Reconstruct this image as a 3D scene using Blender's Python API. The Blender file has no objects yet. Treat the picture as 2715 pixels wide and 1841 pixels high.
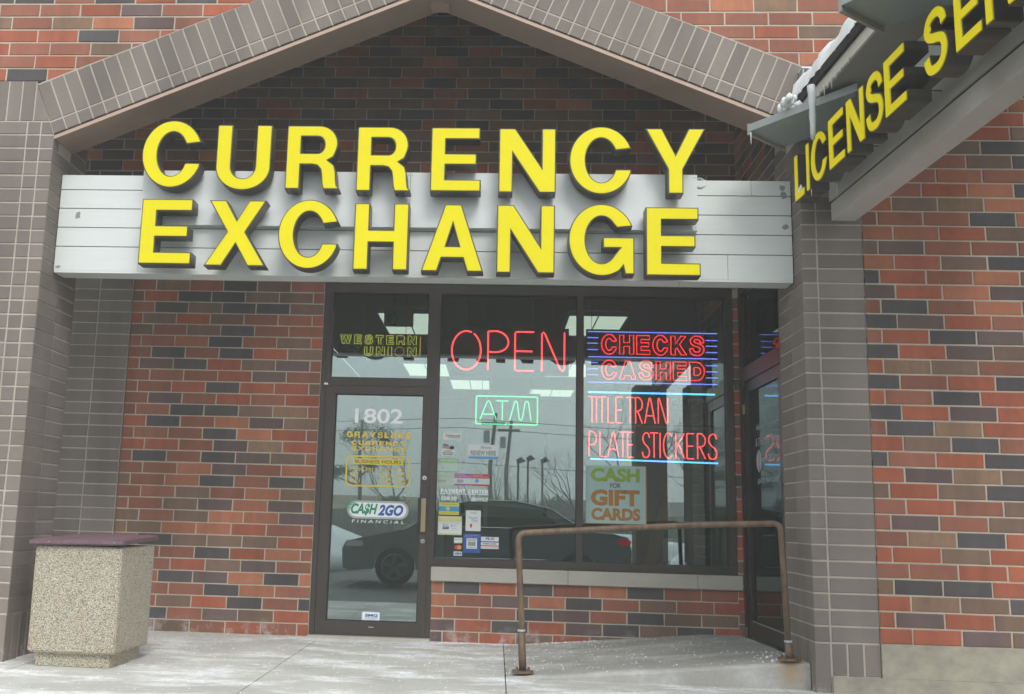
import bpy, math, random
from mathutils import Vector, Matrix
random.seed(7)
R = random.Random(11)
D2R = math.radians
SC = bpy.context.scene
COL = SC.collection
# ------------------------------------------------------------------ camera
cam = bpy.data.cameras.new('camera'); camo = bpy.data.objects.new('camera', cam); COL.objects.link(camo)
F_PX = 2632.06; YAW, PITCH, ROLL = -0.058, 0.1674, 0.0283
cyw, syw, cpt, spt = math.cos(YAW), math.sin(YAW), math.cos(PITCH), math.sin(PITCH)
fw = Vector((syw*cpt, cyw*cpt, spt)); rt = Vector((cyw, -syw, 0)); up = rt.cross(fw)
cr, sr = math.cos(ROLL), math.sin(ROLL)
rr = cr*rt + sr*up; uu = -sr*rt + cr*up
m3 = Matrix((rr, uu, -fw)).transposed()
camo.matrix_world = Matrix.Translation((1.5496, -8.5168, 1.0024)) @ m3.to_4x4()
cam.sensor_width = 36; cam.sensor_fit = 'HORIZONTAL'
cam.lens = F_PX/2715*36
cam.shift_x = 0.0682; cam.shift_y = 0.0039
cam.clip_start = 0.02; cam.clip_end = 2000
SC.camera = camo
# ------------------------------------------------------------------ world, sun, exposure
W = bpy.data.worlds.new('World'); SC.world = W; W.use_nodes = True
nt = W.node_tree; nt.nodes.clear()
N = nt.nodes.new; LK = nt.links.new
sky = N('ShaderNodeTexSky'); sky.sky_type = 'NISHITA'; sky.sun_disc = False
sky.sun_elevation = D2R(48); sky.sun_rotation = D2R(160); sky.dust_density = 4; sky.air_density = 1.2
hs = N('ShaderNodeHueSaturation'); hs.inputs['Saturation'].default_value = 0.16; LK(sky.outputs[0], hs.inputs['Color'])
tc = N('ShaderNodeTexCoord'); nz = N('ShaderNodeTexNoise'); nz.inputs['Scale'].default_value = 1.6; nz.inputs['Detail'].default_value = 5
mp = N('ShaderNodeMapping'); mp.inputs['Scale'].default_value = (1, 1, 3.0); LK(tc.outputs['Generated'], mp.inputs[0]); LK(mp.outputs[0], nz.inputs['Vector'])
cr_ = N('ShaderNodeValToRGB'); cr_.color_ramp.elements[0].color = (6.2, 6.7, 6.9, 1); cr_.color_ramp.elements[1].color = (8.0, 8.3, 8.4, 1)
cr_.color_ramp.elements[0].position = .35; cr_.color_ramp.elements[1].position = .7; LK(nz.outputs[0], cr_.inputs[0])
mx = N('ShaderNodeMixRGB'); mx.inputs[0].default_value = .72; LK(hs.outputs[0], mx.inputs[1]); LK(cr_.outputs[0], mx.inputs[2])
bg = N('ShaderNodeBackground'); bg.inputs['Strength'].default_value = 0.115; LK(mx.outputs[0], bg.inputs['Color'])
wo = N('ShaderNodeOutputWorld'); LK(bg.outputs[0], wo.inputs[0])
sl = bpy.data.lights.new('sun', 'SUN'); sl.energy = 1.0; sl.angle = D2R(24); sl.color = (1, .97, .93)
so = bpy.data.objects.new('sun', sl); COL.objects.link(so)
sd = Vector((math.sin(D2R(160))*math.cos(D2R(48)), math.cos(D2R(160))*math.cos(D2R(48)), math.sin(D2R(48))))
so.rotation_euler = sd.to_track_quat('Z', 'Y').to_euler()
so.location = sd*30
SC.view_settings.view_transform = 'Standard'; SC.view_settings.look = 'None'
SC.view_settings.exposure = 0.86; SC.view_settings.gamma = 1.0; SC.view_settings.use_curve_mapping = False
# ------------------------------------------------------------------ materials
def mat(name, col, rough=.7, noise=None, bump=0, metal=0, spec=.5, objvar=0, scale=None, emit=None, estr=0, speck=None):
    """noise = (scale, amount, other colour, detail)"""
    m = bpy.data.materials.new(name); m.use_nodes = True
    t = m.node_tree; b = t.nodes['Principled BSDF']
    n = t.nodes.new; l = t.links.new
    b.inputs['Roughness'].default_value = rough; b.inputs['Metallic'].default_value = metal
    b.inputs['Specular IOR Level'].default_value = spec
    b.inputs['Base Color'].default_value = (*col, 1)
    last = None
    co = n('ShaderNodeTexCoord'); mpn = n('ShaderNodeMapping'); l(co.outputs['Object'], mpn.inputs[0])
    if scale: mpn.inputs['Scale'].default_value = scale
    oi = n('ShaderNodeObjectInfo')
    if objvar:
        ad = n('ShaderNodeVectorMath'); ad.operation = 'SCALE'; 
        cb = n('ShaderNodeCombineXYZ'); l(oi.outputs['Random'], cb.inputs[0]); l(oi.outputs['Random'], cb.inputs[2])
        l(cb.outputs[0], ad.inputs[0]); ad.inputs['Scale'].default_value = 37
        ad2 = n('ShaderNodeVectorMath'); l(mpn.outputs[0], ad2.inputs[0]); l(ad.outputs[0], ad2.inputs[1]); vec = ad2.outputs[0]
    else: vec = mpn.outputs[0]
    if noise:
        nn = n('ShaderNodeTexNoise'); nn.inputs['Scale'].default_value = noise[0]; nn.inputs['Detail'].default_value = noise[3] if len(noise) > 3 else 5
        nn.inputs['Roughness'].default_value = .65
        l(vec, nn.inputs['Vector'])
        rp = n('ShaderNodeMapRange'); rp.inputs[1].default_value = .35; rp.inputs[2].default_value = .68
        rp.inputs[3].default_value = 0; rp.inputs[4].default_value = noise[1]; l(nn.outputs[0], rp.inputs[0])
        mxn = n('ShaderNodeMixRGB'); mxn.inputs[1].default_value = (*col, 1); mxn.inputs[2].default_value = (*noise[2], 1)
        l(rp.outputs[0], mxn.inputs[0]); last = mxn.outputs[0]
    if speck:  # (scale, threshold, colour)
        vn = n('ShaderNodeTexNoise'); vn.inputs['Scale'].default_value = speck[0]; vn.inputs['Detail'].default_value = 2; l(vec, vn.inputs['Vector'])
        r2 = n('ShaderNodeMapRange'); r2.inputs[1].default_value = speck[1]; r2.inputs[2].default_value = speck[1]+.03; l(vn.outputs[0], r2.inputs[0])
        mm = n('ShaderNodeMixRGB'); 
        if last: l(last, mm.inputs[1])
        else: mm.inputs[1].default_value = (*col, 1)
        mm.inputs[2].default_value = (*speck[2], 1); l(r2.outputs[0], mm.inputs[0]); last = mm.outputs[0]
    if objvar:
        h = n('ShaderNodeHueSaturation'); r3 = n('ShaderNodeMapRange'); r3.inputs[3].default_value = 1-objvar; r3.inputs[4].default_value = 1+objvar
        l(oi.outputs['Random'], r3.inputs[0]); l(r3.outputs[0], h.inputs['Value'])
        if last: l(last, h.inputs['Color'])
        else: h.inputs['Color'].default_value = (*col, 1)
        last = h.outputs[0]
    if last: l(last, b.inputs['Base Color'])
    if bump:
        bn = n('ShaderNodeTexNoise'); bn.inputs['Scale'].default_value = 90 if bump < 1 else 40; bn.inputs['Detail'].default_value = 4; l(vec, bn.inputs['Vector'])
        bb = n('ShaderNodeBump'); bb.inputs['Strength'].default_value = min(bump, 1); bb.inputs['Distance'].default_value = .003 if bump < 1 else .006
        l(bn.outputs[0], bb.inputs['Height']); l(bb.outputs[0], b.inputs['Normal'])
    if emit:
        b.inputs['Emission Color'].default_value = (*emit, 1); b.inputs['Emission Strength'].default_value = estr
    return m
BS = (3, 1, 9)
def salt_bloom(m, top=.15):
    t = m.node_tree; b = t.nodes['Principled BSDF']; n = t.nodes.new; l = t.links.new
    src = b.inputs['Base Color'].links[0].from_socket
    g = n('ShaderNodeNewGeometry'); sx = n('ShaderNodeSeparateXYZ'); l(g.outputs['Position'], sx.inputs[0])
    a = n('ShaderNodeMapRange'); a.inputs[1].default_value = top; a.inputs[2].default_value = .02; l(sx.outputs[2], a.inputs[0])
    q = n('ShaderNodeTexNoise'); q.inputs['Scale'].default_value = 7; q.inputs['Detail'].default_value = 9; q.inputs['Roughness'].default_value = .7; l(g.outputs['Position'], q.inputs['Vector'])
    qa = n('ShaderNodeMapRange'); qa.inputs[1].default_value = .50; qa.inputs[2].default_value = .64; qa.inputs[4].default_value = .55; l(q.outputs[0], qa.inputs[0])
    mu = n('ShaderNodeMath'); mu.operation = 'MULTIPLY'; l(a.outputs[0], mu.inputs[0]); l(qa.outputs[0], mu.inputs[1])
    # faint grime and wash streaks over the whole wall
    mp2 = n('ShaderNodeMapping'); mp2.inputs['Scale'].default_value = (2.2, 2.2, .45); l(g.outputs['Position'], mp2.inputs[0])
    q2 = n('ShaderNodeTexNoise'); q2.inputs['Scale'].default_value = 1.6; q2.inputs['Detail'].default_value = 6; l(mp2.outputs[0], q2.inputs['Vector'])
    q3 = n('ShaderNodeMapRange'); q3.inputs[1].default_value = .35; q3.inputs[2].default_value = .7; q3.inputs[3].default_value = .88; q3.inputs[4].default_value = 1.14; l(q2.outputs[0], q3.inputs[0])
    vs = n('ShaderNodeVectorMath'); vs.operation = 'SCALE'; l(src, vs.inputs[0]); l(q3.outputs[0], vs.inputs['Scale'])
    mx = n('ShaderNodeMixRGB'); l(mu.outputs[0], mx.inputs[0]); l(vs.outputs[0], mx.inputs[1]); mx.inputs[2].default_value = (.62, .60, .58, 1); l(mx.outputs[0], b.inputs['Base Color'])
    return m
def bm(name, c, c2, amt=.7, sc=5): return salt_bloom(_bm(name, c, c2, amt, sc))
def _bm(name, c, c2, amt=.7, sc=5): return mat(name, c, .82, (sc, amt, c2, 6), .45, objvar=.13, scale=(1.2, 1, .5), spec=.25, speck=(140, .72, tuple(x*.5 for x in c)))
BR = {
 'R': bm('brick_red', (.39, .118, .068), (.27, .09, .058), .8, 9),
 'r': bm('brick_dull_red', (.31, .122, .082), (.22, .098, .07), .8, 9),
 'O': bm('brick_orange_red', (.43, .17, .095), (.32, .125, .08), .8, 9),
 'B': bm('brick_brown', (.22, .138, .10), (.16, .112, .09), .8, 9),
 'P': bm('brick_plum', (.130, .096, .096), (.17, .108, .095), .8),
 'D': bm('brick_charcoal', (.083, .077, .083), (.115, .098, .096), .85),
 'T': bm('brick_tan', (.31, .19, .115), (.18, .12, .09), 1),
}
M = {}
M['gray_brick'] = mat('gray_brick', (.212, .182, .162), .85, (6, .7, (.218, .192, .172), 7), .6, objvar=.13, scale=(1, 1, 1), spec=.2, speck=(120, .70, (.12, .105, .10)))
M['mortar'] = mat('mortar', (.52, .465, .375), .95, (14, .6, (.41, .37, .30)), .9, spec=.1)
M['mortar_gray'] = mat('mortar_gray', (.49, .45, .38), .95, (14, .6, (.39, .355, .30)), .9, spec=.1)
salt_bloom(M['gray_brick'], .12); salt_bloom(M['mortar'], .12); salt_bloom(M['mortar_gray'], .12)
M['concrete'] = mat('foundation_concrete', (.41, .38, .30), .9, (5, .9, (.25, .24, .21), 9), .8, spec=.2, scale=(1, 1, 1.5))
M['sill'] = mat('sill_limestone', (.47, .45, .40), .85, (5, .5, (.37, .355, .32)), .4, spec=.2, scale=(1, 1, 2))
M['soffit'] = mat('tan_painted_soffit', (.42, .31, .235), .7, (4, .4, (.30, .225, .18)), .2, spec=.3)
M['soffit_edge'] = mat('pink_soffit_trim', (.50, .36, .29), .7, (8, .4, (.40, .29, .24)), .2)
M['white_board'] = mat('white_painted_siding', (.70, .735, .72), .6, (3, .5, (.62, .655, .64), 7), .25, scale=(.7, 1, 9), spec=.4)
M['white_panel'] = mat('white_aluminium_panel', (.70, .74, .74), .55, (2, .4, (.65, .69, .69)), 0, spec=.5)
M['paint_chip'] = mat('bare_gray_wood', (.30, .31, .30), .8, (30, .5, (.22, .22, .21)), .3)
M['groove'] = mat('shadow_gap_paint', (.33, .35, .34), .8)
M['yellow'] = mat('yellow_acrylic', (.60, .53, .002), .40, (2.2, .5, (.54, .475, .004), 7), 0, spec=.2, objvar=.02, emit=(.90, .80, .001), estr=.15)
M['yellow_side'] = mat('yellow_acrylic_side', (.58, .50, .003), .42, (2.2, .5, (.50, .43, .006), 7), 0, spec=.2, objvar=.02, emit=(.80, .68, .002), estr=.20)  # slightly deeper yellow with a stronger glow than the main letters
M['return'] = mat('bronze_letter_return', (.060, .052, .044), .45, (6, .4, (.085, .075, .065)), 0, spec=.5)
M['bronze'] = mat('bronze_anodised_frame', (.060, .050, .045), .42, (4, .5, (.085, .072, .066)), 0, metal=.35, spec=.5, scale=(1, 1, .2))
M['bronze_dark'] = mat('dark_frame_gasket', (.02, .02, .02), .5)
M['black_panel'] = mat('black_sign_panel', (.012, .012, .014), .5)
M['brass'] = mat('brass_push_plate', (.42, .34, .20), .4, (10, .3, (.34, .27, .16)), 0, metal=.5)
M['chrome'] = mat('chrome_lock', (.6, .6, .6), .25, metal=.9)
M['gray_metal'] = mat('gray_painted_metal', (.33, .37, .38), .5, (5, .5, (.27, .305, .315)), .1, scale=(1, 6, 1))
M['gray_soffit'] = mat('gray_canopy_soffit', (.33, .32, .29), .7, (5, .4, (.27, .26, .24)), .1)
M['canopy_white'] = mat('canopy_painted_beam', (.62, .60, .55), .6, (4, .5, (.52, .50, .46), 7), .15)
M['canopy_band'] = mat('canopy_painted_fascia', (.55, .545, .50), .6, (4, .5, (.46, .455, .42), 7), .15)
M['shingle'] = mat('black_shingle', (.02, .02, .022), .9, bump=1)
M['snow'] = mat('snow', (.84, .86, .88), .75, (9, .5, (.76, .79, .82)), .9, spec=.3)
M['rail'] = mat('rusty_brown_pipe', (.085, .050, .034), .6, (20, .85, (.21, .145, .085), 9), .5, scale=(1, 1, .35))
M['aggregate'] = None
M['lid'] = mat('plum_painted_lid', (.135, .075, .098), .6, (12, .6, (.20, .13, .15), 8), .5, speck=(45, .70, (.33, .27, .29)))
M['white_vinyl'] = mat('white_vinyl', (.90, .94, .94), .5, emit=None)
M['yellow_vinyl'] = mat('gold_vinyl', (.80, .62, .07), .5, (30, .3, (.52, .42, .08)))
M['black_ink'] = mat('black_ink', (.03, .03, .035), .6)
M['gray_ink'] = mat('gray_ink', (.16, .19, .20), .6)
M['blue_ink'] = mat('blue_ink', (.02, .10, .42), .5)
M['lblue_ink'] = mat('light_blue_ink', (.10, .36, .62), .5)
M['green_ink'] = mat('green_ink', (.02, .30, .17), .5)
M['lgreen'] = mat('pale_green_print', (.30, .55, .30), .6)
M['lime'] = mat('lime_green_print', (.25, .42, .03), .6, (12, .4, (.35, .52, .08)))
M['orange_print'] = mat('burnt_orange_print', (.42, .19, .03), .6, (12, .4, (.50, .26, .06)))
M['red_ink'] = mat('red_ink', (.55, .04, .05), .5)
M['orange_ink'] = mat('orange_ink', (.75, .30, .03), .5)
M['magenta_ink'] = mat('magenta_ink', (.42, .10, .32), .5)
M['pink_ink'] = mat('dusty_pink_print', (.45, .25, .30), .5)
M['teal_print'] = mat('poster_pale_teal', (.42, .60, .58), .6, (4, .3, (.36, .54, .53)))
M['yellow_ink'] = mat('bright_yellow_print', (.70, .66, .05), .5)
M['paleyellow'] = mat('pale_yellow_print', (.62, .62, .30), .6)
M['paper'] = mat('white_paper', (.72, .76, .74), .6)
M['silver_vinyl'] = mat('silver_vinyl', (.42, .47, .50), .45)
M['tile'] = mat('interior_floor_tile', (.16, .155, .14), .6, (3, .4, (.12, .12, .11)))
M['int_wall'] = mat('interior_wall_paint', (.42, .47, .43), .8, (2, .3, (.38, .42, .39)))
M['int_ceiling'] = mat('interior_ceiling_tile', (.20, .22, .20), .9, (9, .3, (.16, .18, .16)))
M['dark_int'] = mat('dark_counter', (.035, .04, .042), .5)
M['wood'] = mat('orange_wood', (.20, .10, .04), .6, (6, .6, (.14, .07, .03)), scale=(1, 1, 6))
M['lamp'] = mat('troffer_lens', (.8, .8, .75), .5, emit=(.92, 1, .86), estr=.6)
M['dark_ceiling'] = mat('dark_soffit_board', (.10, .105, .09), .85, (3, .4, (.08, .085, .075)))
M['asphalt'] = mat('wet_asphalt', (.055, .058, .060), .6, (4, .6, (.085, .088, .09), 8), .8, scale=(.3, .3, 1), spec=.4)
M['car_paint'] = mat('dark_gray_car_paint', (.15, .165, .17), .28, spec=.5)
M['car_glass'] = mat('car_glass', (.015, .02, .022), .05, spec=.8)
M['tyre'] = mat('tyre_rubber', (.05, .05, .05), .8)
M['rim'] = mat('alloy_rim', (.20, .21, .215), .3, metal=.8)
M['taillight'] = mat('tail_lamp_lens', (.45, .01, .01), .25, emit=(1, .03, .02), estr=.15)
M['headlight'] = mat('head_lamp_lens', (.6, .62, .62), .15)
M['bark'] = mat('bare_bark', (.15, .14, .125), .9, (8, .6, (.11, .10, .09)), .5)
M['needles'] = mat('evergreen_needles', (.020, .035, .018), .8, (2, .6, (.03, .05, .025)))
M['pole'] = mat('weathered_pole_wood', (.20, .18, .16), .9, (6, .5, (.09, .08, .07)), .4)
M['tan_roof'] = mat('tan_roof', (.22, .16, .08), .8, (2, .5, (.17, .12, .06)))
M['far_wall'] = mat('far_building_wall', (.20, .18, .16), .8)
M['scrub'] = mat('winter_scrub', (.14, .13, .11), .9, (3, .7, (.09, .085, .07)))
def ice_mat():
    m = bpy.data.materials.new('clear_ice'); m.use_nodes = True; b = m.node_tree.nodes['Principled BSDF']
    b.inputs['Base Color'].default_value = (.74, .78, .80, 1); b.inputs['Roughness'].default_value = .3
    b.inputs['Transmission Weight'].default_value = .3; b.inputs['IOR'].default_value = 1.31; return m
M['ice'] = ice_mat()
def agg_mat():
    m = bpy.data.materials.new('exposed_aggregate'); m.use_nodes = True; t = m.node_tree; b = t.nodes['Principled BSDF']
    n = t.nodes.new; l = t.links.new
    co = n('ShaderNodeTexCoord')
    v = n('ShaderNodeTexVoronoi'); v.inputs['Scale'].default_value = 150; l(co.outputs['Object'], v.inputs['Vector'])
    r = n('ShaderNodeValToRGB'); e = r.color_ramp.elements
    e[0].color = (.26, .225, .175, 1); e[0].position = 0; e[1].color = (.76, .71, .58, 1); e[1].position = .95
    e2 = r.color_ramp.elements.new(.18); e2.color = (.53, .475, .365, 1)
    e3 = r.color_ramp.elements.new(.6); e3.color = (.62, .57, .455, 1)
    sp = n('ShaderNodeSeparateColor'); l(v.outputs['Color'], sp.inputs[0]); l(sp.outputs[0], r.inputs[0])
    dm = n('ShaderNodeMapRange'); dm.inputs[1].default_value = .35; dm.inputs[2].default_value = .75; dm.inputs[3].default_value = 1; dm.inputs[4].default_value = .45; l(v.outputs['Distance'], dm.inputs[0])
    mu = n('ShaderNodeMixRGB'); mu.blend_type = 'MULTIPLY'; mu.inputs[0].default_value = 1; l(r.outputs[0], mu.inputs[1]); l(dm.outputs[0], mu.inputs[2])
    nn = n('ShaderNodeTexNoise'); nn.inputs['Scale'].default_value = 5; nn.inputs['Detail'].default_value = 5; l(co.outputs['Object'], nn.inputs['Vector'])
    r2 = n('ShaderNodeMapRange'); r2.inputs[1].default_value = .5; r2.inputs[2].default_value = .75; r2.inputs[4].default_value = .35; l(nn.outputs[0], r2.inputs[0])
    m2 = n('ShaderNodeMixRGB'); m2.blend_type = 'MULTIPLY'; m2.inputs[2].default_value = (.85, .62, .40, 1); l(r2.outputs[0], m2.inputs[0]); l(mu.outputs[0], m2.inputs[1]); l(m2.outputs[0], b.inputs['Base Color'])
    bb = n('ShaderNodeBump'); bb.inputs['Strength'].default_value = 1; bb.inputs['Distance'].default_value = .006; bb.invert = True; l(v.outputs['Distance'], bb.inputs['Height']); l(bb.outputs[0], b.inputs['Normal'])
    b.inputs['Roughness'].default_value = .75; return m
M['aggregate'] = agg_mat()
def walk_mat(name, base, salt):
    m = bpy.data.materials.new(name); m.use_nodes = True; t = m.node_tree; b = t.nodes['Principled BSDF']
    n = t.nodes.new; l = t.links.new
    g = n('ShaderNodeNewGeometry')
    def noise(sc, vs, det=6, ro=.6):
        mp_ = n('ShaderNodeMapping'); mp_.inputs['Scale'].default_value = vs; l(g.outputs['Position'], mp_.inputs[0])
        q = n('ShaderNodeTexNoise'); q.inputs['Scale'].default_value = sc; q.inputs['Detail'].default_value = det; q.inputs['Roughness'].default_value = ro; l(mp_.outputs[0], q.inputs['Vector']); return q.outputs[0]
    def rng(o, a, b_, lo=0, hi=1):
        r_ = n('ShaderNodeMapRange'); r_.inputs[1].default_value = a; r_.inputs[2].default_value = b_; r_.inputs[3].default_value = lo; r_.inputs[4].default_value = hi; l(o, r_.inputs[0]); return r_.outputs[0]
    def mix(f, a, c):
        x = n('ShaderNodeMixRGB'); l(f, x.inputs[0])
        if isinstance(a, tuple): x.inputs[1].default_value = (*a, 1)
        else: l(a, x.inputs[1])
        x.inputs[2].default_value = (*c, 1); return x.outputs[0]
    c = mix(rng(noise(1.3, (1, 1, 1)), .35, .7, 0, .8), base, tuple(v*.68 for v in base))
    c = mix(rng(noise(60, (1, 1, 1), 3), .5, .8, 0, .5), c, tuple(v*.62 for v in base))
    # dried salt film, streaked along the walk
    f1 = rng(noise(1.9, (.7, 1.5, 1), 9, .68), .48, .60, 0, salt)
    f2 = rng(noise(30, (1, 1, 1), 5), .32, .62, .35, 1)
    mm = n('ShaderNodeMath'); mm.operation = 'MULTIPLY'; l(f1, mm.inputs[0]); l(f2, mm.inputs[1])
    c = mix(mm.outputs[0], c, (.84, .86, .88))
    if 'ramp' in name:   # rust run under the right rail post
        mpr = n('ShaderNodeMapping'); mpr.inputs['Location'].default_value = (-3.455*9, 1.80*7, -.11*7); mpr.inputs['Scale'].default_value = (9, 7, 7); l(g.outputs['Position'], mpr.inputs[0])
        gr = n('ShaderNodeTexGradient'); gr.gradient_type = 'SPHERICAL'; l(mpr.outputs[0], gr.inputs[0])
        c = mix(rng(gr.outputs[1], 0, .8, 0, .75), c, (.40, .27, .15))
    l(c, b.inputs['Base Color']); b.inputs['Roughness'].default_value = .82; b.inputs['Specular IOR Level'].default_value = .3
    bb = n('ShaderNodeBump'); bb.inputs['Strength'].default_value = .5; bb.inputs['Distance'].default_value = .004
    l(noise(70, (1, 1, 1), 5), bb.inputs['Height']); l(bb.outputs[0], b.inputs['Normal']); return m
M['walk'] = walk_mat('sidewalk_concrete', (.56, .555, .525), 1.0)
M['ramp'] = walk_mat('ramp_concrete', (.43, .42, .39), .38)
def glass_mat(name, fac, tint):
    m = bpy.data.materials.new(name); m.use_nodes = True; t = m.node_tree; t.nodes.clear()
    n = t.nodes.new; l = t.links.new
    tr = n('ShaderNodeBsdfTransparent'); tr.inputs[0].default_value = (*tint, 1)
    gl = n('ShaderNodeBsdfGlossy'); gl.inputs['Roughness'].default_value = .004; gl.inputs['Color'].default_value = (.84, .96, .965, 1)
    fr = n('ShaderNodeFresnel'); fr.inputs['IOR'].default_value = 1.5
    mr = n('ShaderNodeMapRange'); mr.inputs[1].default_value = .04; mr.inputs[2].default_value = 1; mr.inputs[3].default_value = fac; mr.inputs[4].default_value = 1; l(fr.outputs[0], mr.inputs[0])
    mx_ = n('ShaderNodeMixShader'); l(mr.outputs[0], mx_.inputs[0]); l(tr.outputs[0], mx_.inputs[1]); l(gl.outputs[0], mx_.inputs[2])
    o = n('ShaderNodeOutputMaterial'); l(mx_.outputs[0], o.inputs[0]); return m
M['glass'] = glass_mat('reflective_shop_glass', .24, (.84, .91, .88))
M['glass_side'] = glass_mat('side_door_glass', .08, (.45, .52, .54))
def neon(name, c, s):
    m = mat(name, (.02, .02, .02), .4, emit=c, estr=s); return m
M['neon_red'] = neon('red_neon', (1, .05, .06), 2.6)
M['neon_deep'] = neon('deep_red_neon', (1, .02, .02), 2.4)
M['neon_green'] = neon('green_neon', (.12, 1, .42), 1.1)
M['neon_blue'] = neon('blue_violet_neon', (.20, .25, 1), 1.3)
M['neon_sky'] = neon('bright_blue_neon', (.10, .42, 1), 2.2)
M['neon_yellow'] = neon('yellow_neon', (.75, .70, .06), .9)
M['neon_gold'] = neon('amber_neon', (.75, .42, .03), .55)
M['neon_off'] = mat('unlit_tube', (.30, .30, .30), .3)
# ------------------------------------------------------------------ mesh helpers
def link(name, me, m=None, parent=None, loc=None, rotz=0):
    o = bpy.data.objects.new(name, me); COL.objects.link(o)
    if m is not None:
        if not me.materials: me.materials.append(m)
        elif me.materials[0] != m:
            o.material_slots[0].link = 'OBJECT'; o.material_slots[0].material = m
    if parent: o.parent = parent
    if loc: o.location = loc
    if rotz: o.rotation_euler = (0, 0, rotz)
    return o
def thing(name, label, cat, loc=(0, 0, 0), rotz=0, group=None, kind=None):
    o = bpy.data.objects.new(name, None); COL.objects.link(o); o.location = loc; o.rotation_euler = (0, 0, rotz); o.empty_display_size = .1
    if label: o['label'] = label
    if cat: o['category'] = cat
    if group: o['group'] = group
    if kind: o['kind'] = kind
    return o
def tag(o, label=None, cat=None, group=None, kind=None):
    if label: o['label'] = label
    if cat: o['category'] = cat
    if group: o['group'] = group
    if kind: o['kind'] = kind
    return o
class MB:
    def __init__(s): s.v = []; s.f = []; s.sm = False
    def poly(s, pts, faces):
        b = len(s.v); s.v += [tuple(p) for p in pts]; s.f += [tuple(b+i for i in f) for f in faces]; return s
    def box(s, x0, x1, y0, y1, z0, z1, c=0):
        if c:
            return s.prism([(x0+c, z0), (x1-c, z0), (x1, z0+c), (x1, z1-c), (x1-c, z1), (x0+c, z1), (x0, z1-c), (x0, z0+c)], y0, y1)
        return s.poly([(x0, y0, z0), (x1, y0, z0), (x1, y1, z0), (x0, y1, z0), (x0, y0, z1), (x1, y0, z1), (x1, y1, z1), (x0, y1, z1)],
                      [(0, 3, 2, 1), (4, 5, 6, 7), (0, 1, 5, 4), (1, 2, 6, 5), (2, 3, 7, 6), (3, 0, 4, 7)])
    def prism(s, xz, y0, y1):  # polygon in XZ (counter-clockwise seen from -Y), extruded in Y
        n = len(xz)
        pts = [(x, y0, z) for x, z in xz]+[(x, y1, z) for x, z in xz]
        return s.poly(pts, [tuple(range(n)), tuple(range(2*n-1, n-1, -1))]+[(i, i+n, (i+1) % n+n, (i+1) % n) for i in range(n)])
    def slab(s, xy, z0, z1):
        n = len(xy)
        pts = [(x, y, z0) for x, y in xy]+[(x, y, z1) for x, y in xy]
        return s.poly(pts, [tuple(range(n-1, -1, -1)), tuple(range(n, 2*n))]+[(i, (i+1) % n, (i+1) % n+n, i+n) for i in range(n)])
    def tube(s, pts, r, seg=8, closed=False, cap=True):
        P = [Vector(p) for p in pts]; n = len(P); rad = r if isinstance(r, (list, tuple)) else [r]*n
        rings = []; prev = None
        for i in range(n):
            if closed: d = (P[(i+1) % n]-P[i-1])
            else: d = P[min(i+1, n-1)]-P[max(i-1, 0)]
            if d.length < 1e-9: d = Vector((0, 0, 1))
            d.normalize()
            a = prev if prev is not None else (Vector((0, 1, 0)) if abs(d.y) < .9 else Vector((1, 0, 0)))
            a = (a-d*a.dot(d)); a.normalize(); prev = a; b = d.cross(a)
            rings.append([tuple(P[i]+(a*math.cos(t)+b*math.sin(t))*rad[i]) for t in [2*math.pi*k/seg for k in range(seg)]])
        base = len(s.v)
        for rg in rings: s.v += rg
        m = n if closed else n-1
        for i in range(m):
            j = (i+1) % n
            for k in range(seg):
                k2 = (k+1) % seg
                s.f.append((base+i*seg+k, base+i*seg+k2, base+j*seg+k2, base+j*seg+k))
        if not closed and cap:
            s.f.append(tuple(base+k for k in range(seg-1, -1, -1))); s.f.append(tuple(base+(n-1)*seg+k for k in range(seg)))
        return s
    def mesh(s, name, smooth=False):
        me = bpy.data.meshes.new(name); me.from_pydata(s.v, [], s.f); me.update()
        if smooth:
            for p in me.polygons: p.use_smooth = True
        return me
    def build(s, name, m, parent=None, smooth=False, loc=None, rotz=0):
        return link(name, s.mesh(name, smooth), m, parent, loc, rotz)
def box(name, m, parent, x0, x1, y0, y1, z0, z1, c=0): return MB().box(x0, x1, y0, y1, z0, z1, c).build(name, m, parent)
# ------------------------------------------------------------------ bricks
B_, C_ = .3048, .1016; J = .0108
_bc = {}
def brick_mesh(w, h, d, var=0):
    k = (round(w, 3), round(h, 3), round(d, 3), var)
    if k in _bc: return _bc[k]
    q = random.Random(hash(k) & 0xffff); c = .0035
    def j(a=.0019): return q.uniform(-a, a)
    fr = [(c+j(), j(.0006), c+j()), (w-c+j(), j(.0006), c+j()), (w-c+j(), j(.0006), h-c+j()), (c+j(), j(.0006), h-c+j())]
    sd_ = [(j(), c, j()), (w+j(), c, j()), (w+j(), c, h+j()), (j(), c, h+j())]
    bk = [(0, d, 0), (w, d, 0), (w, d, h), (0, d, h)]
    fs = [(0, 1, 2, 3)]+[(i+4, (i+1) % 4+4, (i+1) % 4, i) for i in range(4)]+[(i+8, (i+1) % 4+8, (i+1) % 4+4, i+4) for i in range(4)]+[(11, 10, 9, 8)]
    me = bpy.data.meshes.new('brick'); me.from_pydata(fr+sd_+bk, [], fs); me.update(); _bc[k] = me; return me
def put_brick(parent, x, z, w, h, d, m, var=None, y=0, rotz=0, oy=0):
    """x,z = lower left of the visible face in the parent's own frame"""
    me = brick_mesh(w, h, d, R.randrange(9) if var is None else var)
    o = bpy.data.objects.new('brick', me); COL.objects.link(o)
    if not me.materials: me.materials.append(m)
    o.material_slots[0].link = 'OBJECT'; o.material_slots[0].material = m
    o.parent = parent; o.location = (x, y+R.uniform(-.0012, .0012), z); o.rotation_euler = (0, 0, rotz); return o
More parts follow.
